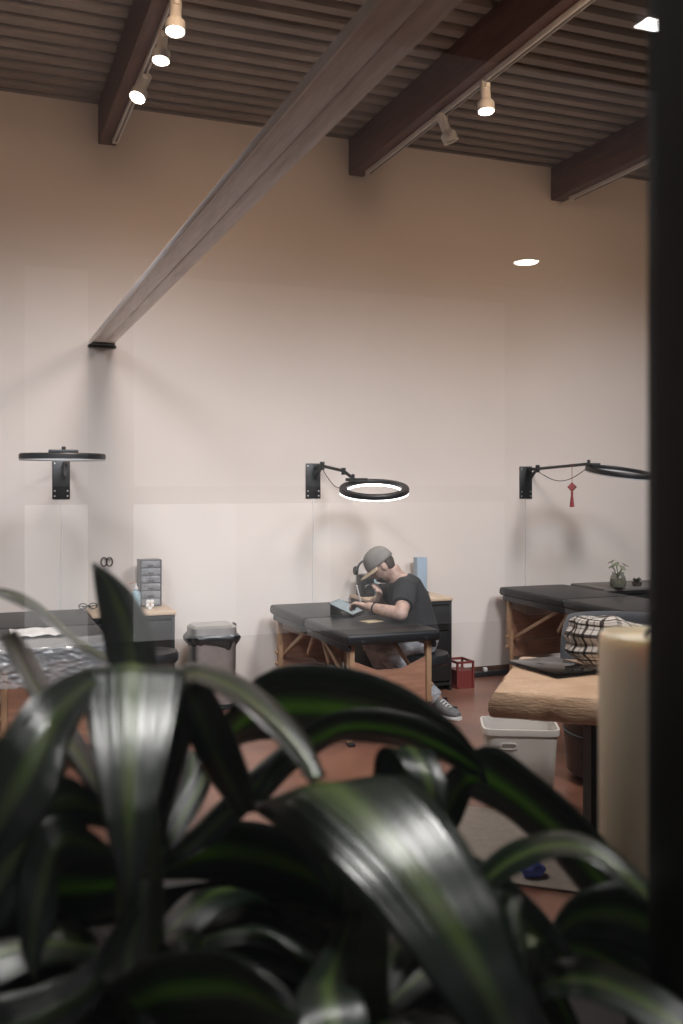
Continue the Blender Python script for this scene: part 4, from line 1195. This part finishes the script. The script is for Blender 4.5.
# ------------------------------------------------------------------ candle behind the mullion
cd = Vector((0.655, 0.822, 0.84))
cn = thing('pillar_candle', 'tall cream pillar candle beside the black window mullion', 'candle', tuple(cd))
M_wax = bpy.data.materials.new('cream_wax')
M_wax.use_nodes = True
wp = M_wax.node_tree.nodes['Principled BSDF']
wp.inputs['Base Color'].default_value = (0.78, 0.64, 0.48, 1)
wp.inputs['Roughness'].default_value = 0.5
wp.inputs['Subsurface Weight'].default_value = 0.5
wp.inputs['Subsurface Radius'].default_value = (0.05, 0.03, 0.02)
wp.inputs['Subsurface Scale'].default_value = 0.6
nz = M_wax.node_tree.nodes.new('ShaderNodeTexNoise'); nz.inputs['Scale'].default_value = 14
bpz = M_wax.node_tree.nodes.new('ShaderNodeBump'); bpz.inputs['Strength'].default_value = 0.15
M_wax.node_tree.links.new(nz.outputs[0], bpz.inputs['Height']); M_wax.node_tree.links.new(bpz.outputs[0], wp.inputs['Normal'])
MB().lathe([(0, 0.20), (0.043, 0.20), (0.045, 0.205), (0.0455, 0.492), (0.044, 0.504), (0.041, 0.507), (0.037, 0.500), (0.02, 0.494), (0, 0.492)], 40, Matrix.Translation(cd)).build('wax', M_wax, cn)
MB().tube([cd + V3(0, 0, 0.49), cd + V3(0.002, 0, 0.502), cd + V3(0.006, 0, 0.509)], 0.0015, 6).build('wick', M_blackplastic, cn)
MB().lathe([(0, 0), (0.06, 0), (0.062, 0.01), (0.02, 0.03), (0.016, 0.16), (0.055, 0.185), (0.058, 0.198), (0, 0.1995)], 32, Matrix.Translation(cd)).build('stand', M_blackmetal, cn)

# ------------------------------------------------------------------ foreground plants in a black trough
tr = thing('planter_trough', 'long black planter trough on the window ledge', 'planter', (-0.1, 0.78, 0.84))
g = MB()
x0, x1, y0, y1, z0, z1 = -0.32, 0.42, 0.58, 0.98, 0.84, 1.095
g.box(((x0 + x1) / 2, y0 + 0.008, (z0 + z1) / 2), (x1 - x0, 0.016, z1 - z0)); g.box(((x0 + x1) / 2, y1 - 0.008, (z0 + z1) / 2), (x1 - x0, 0.016, z1 - z0))
g.box((x0 + 0.008, (y0 + y1) / 2, (z0 + z1) / 2), (0.016, y1 - y0, z1 - z0)); g.box((x1 - 0.008, (y0 + y1) / 2, (z0 + z1) / 2), (0.016, y1 - y0, z1 - z0))
g.box(((x0 + x1) / 2, (y0 + y1) / 2, z0 + 0.008), (x1 - x0, y1 - y0, 0.016))
g.build('trough_wall', M_pot, tr)
def soil(u, v):
    x = x0 + 0.017 + u * (x1 - x0 - 0.034); y = y0 + 0.017 + v * (y1 - y0 - 0.034)
    return V3(x, y, 1.065 + 0.012 * mnoise.noise(V3(x * 20, y * 20, 0)))
MB().grid(40, 16, soil).build('soil', M_soil, tr)

# striped strap leaf
M_leaf = bpy.data.materials.new('striped_leaf')
M_leaf.use_nodes = True
nt = M_leaf.node_tree
lb_ = nt.nodes['Principled BSDF']
lb_.inputs['Roughness'].default_value = 0.29
lb_.inputs['Specular IOR Level'].default_value = 0.95
uvn = nt.nodes.new('ShaderNodeUVMap')
sep = nt.nodes.new('ShaderNodeSeparateXYZ'); nt.links.new(uvn.outputs[0], sep.inputs[0])
mp = nt.nodes.new('ShaderNodeMapping'); mp.inputs['Scale'].default_value = (19, 0.6, 1); nt.links.new(uvn.outputs[0], mp.inputs[0])
nz = nt.nodes.new('ShaderNodeTexNoise'); nz.inputs['Scale'].default_value = 1.0; nz.inputs['Detail'].default_value = 3; nt.links.new(mp.outputs[0], nz.inputs['Vector'])
dist = mnode('ABSOLUTE', mnode('SUBTRACT', sep.outputs[0], 0.5))
dist = mnode('ADD', dist, mnode('MULTIPLY', mnode('SUBTRACT', nz.outputs[0], 0.5), 0.16))
cr = nt.nodes.new('ShaderNodeValToRGB')
els = cr.color_ramp.elements
els[0].position = 0.0; els[0].color = (0.062, 0.090, 0.024, 1)
els[1].position = 0.5; els[1].color = (0.005, 0.011, 0.006, 1)
e1 = els.new(0.09); e1.color = (0.036, 0.058, 0.017, 1)
e2 = els.new(0.16); e2.color = (0.007, 0.015, 0.008, 1)
nt.links.new(dist, cr.inputs[0]); nt.links.new(cr.outputs[0], lb_.inputs['Base Color'])
bp = nt.nodes.new('ShaderNodeBump'); bp.inputs['Strength'].default_value = 0.75; bp.inputs['Distance'].default_value = 0.004
nt.links.new(nz.outputs[0], bp.inputs['Height']); nt.links.new(bp.outputs[0], lb_.inputs['Normal'])
trl = nt.nodes.new('ShaderNodeBsdfTranslucent')
gm = nt.nodes.new('ShaderNodeMix'); gm.data_type = 'RGBA'; gm.blend_type = 'MULTIPLY'; gm.inputs['Factor'].default_value = 1.0
gm.inputs['B'].default_value = (8.0, 9.5, 4.6, 1)
nt.links.new(cr.outputs[0], gm.inputs['A']); nt.links.new(gm.outputs['Result'], trl.inputs['Color'])
mxl = nt.nodes.new('ShaderNodeMixShader'); mxl.inputs[0].default_value = 0.20
nt.links.new(lb_.outputs[0], mxl.inputs[1]); nt.links.new(trl.outputs[0], mxl.inputs[2])
nt.links.new(mxl.outputs[0], nt.nodes['Material Output'].inputs['Surface'])

def crom(P, t):
    n = len(P) - 1
    i = min(int(t * n), n - 1); f = t * n - i
    p0, p1, p2, p3 = P[max(i - 1, 0)], P[i], P[i + 1], P[min(i + 2, n)]
    return 0.5 * ((2 * p1) + (p2 - p0) * f + (2 * p0 - 5 * p1 + 4 * p2 - p3) * f * f + (3 * p1 - p0 - 3 * p2 + p3) * f ** 3)
def leaf_from(Ls, Rs, parent, crease=0.12, n=30, m=8, flip=1):
    """a strap leaf between its two edges Ls and Rs (world points, base to tip)"""
    b = MB()
    def fn(u, v):
        a, c = crom(Ls, v), crom(Rs, v)
        p = a.lerp(c, u)
        v2 = min(1, v + 0.02); v1 = max(0, v - 0.02)
        t = (crom(Ls, v2) + crom(Rs, v2) - crom(Ls, v1) - crom(Rs, v1)).normalized()
        w_ = c - a
        nn = t.cross(w_)
        if nn.length > 1e-9:
            nn.normalize()
        k = 1 - (2 * u - 1) ** 2
        return p + nn * (flip * crease * w_.length * k) + nn * 0.0012 * math.sin(u * 37 + v * 3)
    b.grid(m, n, fn, uvs=True)
    o = b.build('leaf', M_leaf, parent, auto=None)
    sm = o.modifiers.new('thick', 'SOLIDIFY'); sm.thickness = 0.0009; sm.offset = 0
    return o
def leaf_px(secs, parent, crease=0.12, flip=1):
    """sections (xl, yl, xr, yr, dl, dr): edge bearings with their distances"""
    Ls = [W(s[0], s[1], s[4]) for s in secs]
    Rs = [W(s[2], s[3], s[5] if len(s) > 5 else s[4]) for s in secs]
    return leaf_from(Ls, Rs, parent, crease, flip=flip)
def arch_leaf(base, az, rise, reach, droop, width, parent, flip=1, roll=0.0):
    """a leaf arching out of its crown: rises, then bends over and droops"""
    d = V3(math.cos(az), math.sin(az), 0); s_ = V3(-math.sin(az), math.cos(az), 0)
    Ls, Rs = [], []
    for k in range(8):
        f = k / 7
        c = base + d * (reach * (f ** 0.9)) + UZ * (rise * math.sin(min(1, f * 1.15) * PI * 0.62) - droop * f ** 2.6)
        wv = width * (0.30 + 0.70 * math.sin(min(1.0, f / 0.55) * PI / 2)) * (1 if f < 0.55 else max(0.02, math.cos((f - 0.55) / 0.45 * PI / 2) ** 0.8)) / 2
        sv = s_ * math.cos(roll * f) + UZ * math.sin(roll * f)
        Ls.append(c - sv * wv); Rs.append(c + sv * wv)
    return leaf_from(Ls, Rs, parent, 0.10, n=18, m=6, flip=flip)

def dracaena(crown, label):
    t = thing('dracaena_plant', label, 'potted plant', (crown.x, crown.y, 1.035), group='dracaenas in the window trough')
    MB().tube([V3(crown.x, crown.y, 1.02), crown - UZ * 0.02, crown + UZ * 0.05], [0.021, 0.020, 0.014], 12).build('stem', M_stem, t)
    return t
crA, crB, crC = W(140, 850, 0.80), W(365, 905, 0.80), W(520, 1000, 0.80)
pA = dracaena(crA, 'dracaena at left with one upright leaf and a broad pale drooping leaf')
pB = dracaena(crB, 'dracaena in the middle whose wide glossy leaf droops to lower right')
pC = dracaena(crC, 'dark dracaena at lower right in front of the candle')

# --- left plant
leaf_px([(128, 800, 148, 800, .84), (112, 730, 152, 735, .86), (107, 668, 157, 668, .88), (100, 622, 149, 622, .89), (95, 592, 131, 592, .90), (93, 574, 112, 574, .905), (92, 563, 95, 563, .91)], pA, 0.04)          # upright
leaf_px([(132, 845, 150, 845, .84), (112, 760, 160, 760, .88), (92, 690, 176, 690, .89), (83, 670, 184, 670, .815), (82, 690, 183, 688, .78), (90, 745, 172, 742, .725), (103, 815, 156, 812, .68), (117, 870, 143, 868, .665), (129, 908, 133, 908, .66)], pA, 0.06)   # broad drooping
leaf_px([(135, 840, 150, 845, .84, .82), (128, 740, 150, 750, .88, .85), (106, 664, 122, 678, .94, .87), (68, 632, 78, 650, .97, .89), (38, 604, 44, 621, .99, .91), (12, 591, 16, 605, 1.0, .93), (-8, 588, -8, 594, .97, .95)], pA, 0.03)            # thin, up to the left
leaf_px([(138, 850, 150, 850, .80), (120, 740, 135, 760, .82), (92, 676, 104, 696, .79), (44, 688, 70, 740, .72), (4, 732, 62, 785, .68), (-30, 800, 36, 830, .66), (-60, 880, -20, 880, .655)], pA, 0.08)          # drooping left
leaf_px([(140, 850, 150, 850, .84, .82), (172, 740, 190, 745, .88, .85), (180, 668, 186, 686, .91, .83), (224, 668, 216, 690, .88, .79), (266, 692, 250, 714, .84, .755), (306, 733, 286, 750, .79, .73), (326, 777, 312, 784, .74, .71)], pA, 0.03)    # pale edge-on arc
leaf_px([(145, 850, 160, 850, .86), (160, 750, 190, 745, .88), (168, 690, 204, 682, .87, .84), (188, 735, 230, 722, .86, .81), (214, 785, 252, 778, .85, .80), (240, 815, 256, 812, .81, .79)], pA, 0.04)                          # dark, down-right
leaf_px([(150, 860, 165, 865, .84), (190, 780, 205, 800, .92), (212, 736, 218, 764, .95, .99), (262, 675, 250, 742, .95, 1.03), (330, 666, 312, 740, .95, 1.04), (396, 684, 378, 744, .93, 1.02), (446, 718, 428, 754, .91, .98), (476, 752, 466, 770, .91, .94), (488, 784, 486, 786, .91)], pA, 0.02, -1)   # long dark arc to the right
leaf_px([(250, 800, 262, 806, .90), (290, 742, 300, 766, .91, .95), (340, 712, 346, 740, .905, .96), (400, 714, 398, 744, .89, .95), (448, 732, 440, 762, .875, .92), (484, 762, 476, 778, .87, .89)], pA, 0.02, -1)                           # second arc under it
leaf_px([(130, 850, 140, 846, .82), (70, 760, 90, 750, .82, .90), (28, 690, 48, 678, .84, .96), (12, 660, 32, 648, .87, .98), (0, 636, 16, 630, .93, .97)], pA, 0.03)                                                          # pale narrow blade
leaf_px([(140, 860, 150, 860, .80), (100, 800, 110, 830, .78), (60, 775, 66, 830, .74), (16, 790, 40, 860, .71), (-12, 830, 24, 900, .69), (-30, 900, 0, 930, .68)], pA, 0.10)                                  # dark left
leaf_px([(135, 870, 148, 870, .78), (90, 830, 96, 862, .74), (52, 815, 60, 870, .71), (22, 860, 56, 920, .69), (20, 940, 44, 950, .68), (32, 975, 36, 980, .675)], pA, 0.10)
leaf_px([(140, 870, 155, 870, .86), (190, 830, 205, 850, .88), (238, 783, 250, 812, .90), (276, 750, 286, 776, .92), (294, 740, 295, 742, .93)], pA, 0.06)                                                     # short, right-up
leaf_px([(140, 880, 150, 880, .76), (100, 985, 150, 1010, .70), (150, 958, 180, 1030, .65), (220, 952, 232, 1030, .61), (278, 985, 268, 1030, .58), (306, 1016, 300, 1024, .57)], pA, 0.06)                  # low bright leaf
leaf_px([(130, 900, 140, 910, .74), (90, 960, 100, 1000, .71), (40, 985, 60, 1040, .685), (-10, 1000, 10, 1070, .67), (-50, 1050, -40, 1090, .66)], pA, 0.08)
leaf_px([(150, 850, 160, 850, .86), (178, 790, 190, 800, .93), (184, 765, 200, 765, .97), (188, 750, 198, 752, .99)], pA, 0.1)
leaf_px([(140, 875, 150, 880, .84), (100, 850, 108, 915, .88, .92), (50, 845, 55, 925, .89, .94), (0, 872, 10, 945, .89, .94), (-50, 910, -40, 965, .89, .92), (-90, 960, -88, 966, .88)], pA, 0.03)
leaf_px([(150, 870, 160, 880, .86), (200, 830, 205, 880, .90, .95), (250, 822, 255, 890, .92, .97), (305, 840, 300, 905, .92, .96), (350, 880, 345, 920, .90, .93), (380, 925, 376, 930, .90)], pA, 0.03)
# --- middle plant
leaf_px([(330, 900, 350, 900, .84), (290, 840, 345, 835, .85), (246, 806, 392, 778, .82), (286, 834, 432, 798, .76), (346, 884, 478, 862, .70), (410, 956, 516, 938, .66), (462, 1030, 542, 1015, .64), (510, 1110, 560, 1100, .64), (552, 1180, 556, 1180, .635)], pB, 0.05)   # big glossy leaf
leaf_px([(372, 890, 392, 890, .84), (374, 820, 436, 820, .88), (374, 762, 438, 778, .89), (386, 748, 432, 752, .87), (404, 768, 446, 782, .83), (424, 815, 444, 818, .81)], pB, 0.06)                            # small, behind the big one
leaf_px([(372, 900, 390, 900, .84), (420, 820, 450, 840, .90), (444, 776, 470, 800, .93, .95), (488, 746, 474, 800, .93, .99), (534, 774, 504, 816, .92, .99), (584, 818, 552, 858, .90, .97), (620, 862, 588, 900, .89, .95), (648, 905, 634, 926, .88, .91), (665, 950, 662, 952, .89)], pB, 0.02, -1)  # dark broad, to the right
leaf_px([(380, 910, 395, 915, .82), (430, 910, 440, 930, .82, .79), (474, 870, 490, 894, .81, .765), (506, 843, 520, 872, .80, .745), (556, 830, 560, 855, .78, .725), (606, 843, 596, 864, .75, .70), (652, 884, 636, 896, .71, .68), (690, 930, 684, 936, .68)], pB, 0.04)   # green arc
leaf_px([(390, 900, 400, 915, .86), (430, 850, 430, 890, .86), (486, 862, 460, 905, .85), (540, 908, 510, 945, .84), (572, 952, 556, 968, .83)], pB, 0.06)                                                      # black diagonal
leaf_px([(470, 960, 480, 960, .70), (486, 915, 496, 918, .69), (494, 888, 506, 892, .72, .68), (508, 900, 522, 903, .68, .66), (516, 945, 528, 945, .65), (524, 980, 526, 980, .645)], pB, 0.05)                           # pale edge
leaf_px([(345, 910, 360, 915, .76), (318, 960, 345, 985, .68), (296, 1000, 360, 995, .63), (300, 1040, 370, 1040, .60), (318, 1090, 350, 1090, .59)], pB, 0.10)
# --- right plant
leaf_px([(525, 1000, 535, 1005, .78), (540, 965, 545, 1000, .76, .72), (590, 958, 580, 996, .72, .68), (640, 974, 622, 1012, .68, .65), (690, 1008, 668, 1042, .64, .62), (720, 1060, 712, 1066, .61)], pC, 0.06)
leaf_px([(528, 990, 540, 1000, .82), (560, 910, 570, 945, .84), (600, 885, 610, 945, .83), (650, 890, 650, 965, .82), (700, 930, 690, 990, .81), (740, 990, 736, 996, .80)], pC, 0.06)
leaf_px([(520, 1000, 530, 1010, .84), (490, 960, 500, 985, .86), (540, 925, 545, 975, .87), (590, 930, 588, 978, .86), (640, 960, 630, 1000, .85), (680, 1000, 676, 1006, .84)], pC, 0.06)

# darker leaves deeper in each crown
for plant, cr0, n_, seed in ((pA, crA, 6, 3), (pB, crB, 6, 5), (pC, crC, 5, 9)):
    rr = random.Random(seed)
    for k in range(n_):
        az = 2.399 * k + rr.uniform(-0.3, 0.3)
        base = cr0 + V3(0, 0, rr.uniform(-0.13, -0.09))
        into = math.sin(az)      # leaves towards the glass stay short
        reach = rr.uniform(0.15, 0.27) * (0.55 if into < -0.3 else 1.0)
        arch_leaf(base, az, rr.uniform(0.03, 0.07), reach, rr.uniform(0.12, 0.2), rr.uniform(0.05, 0.065), plant, roll=rr.uniform(-0.5, 0.5))
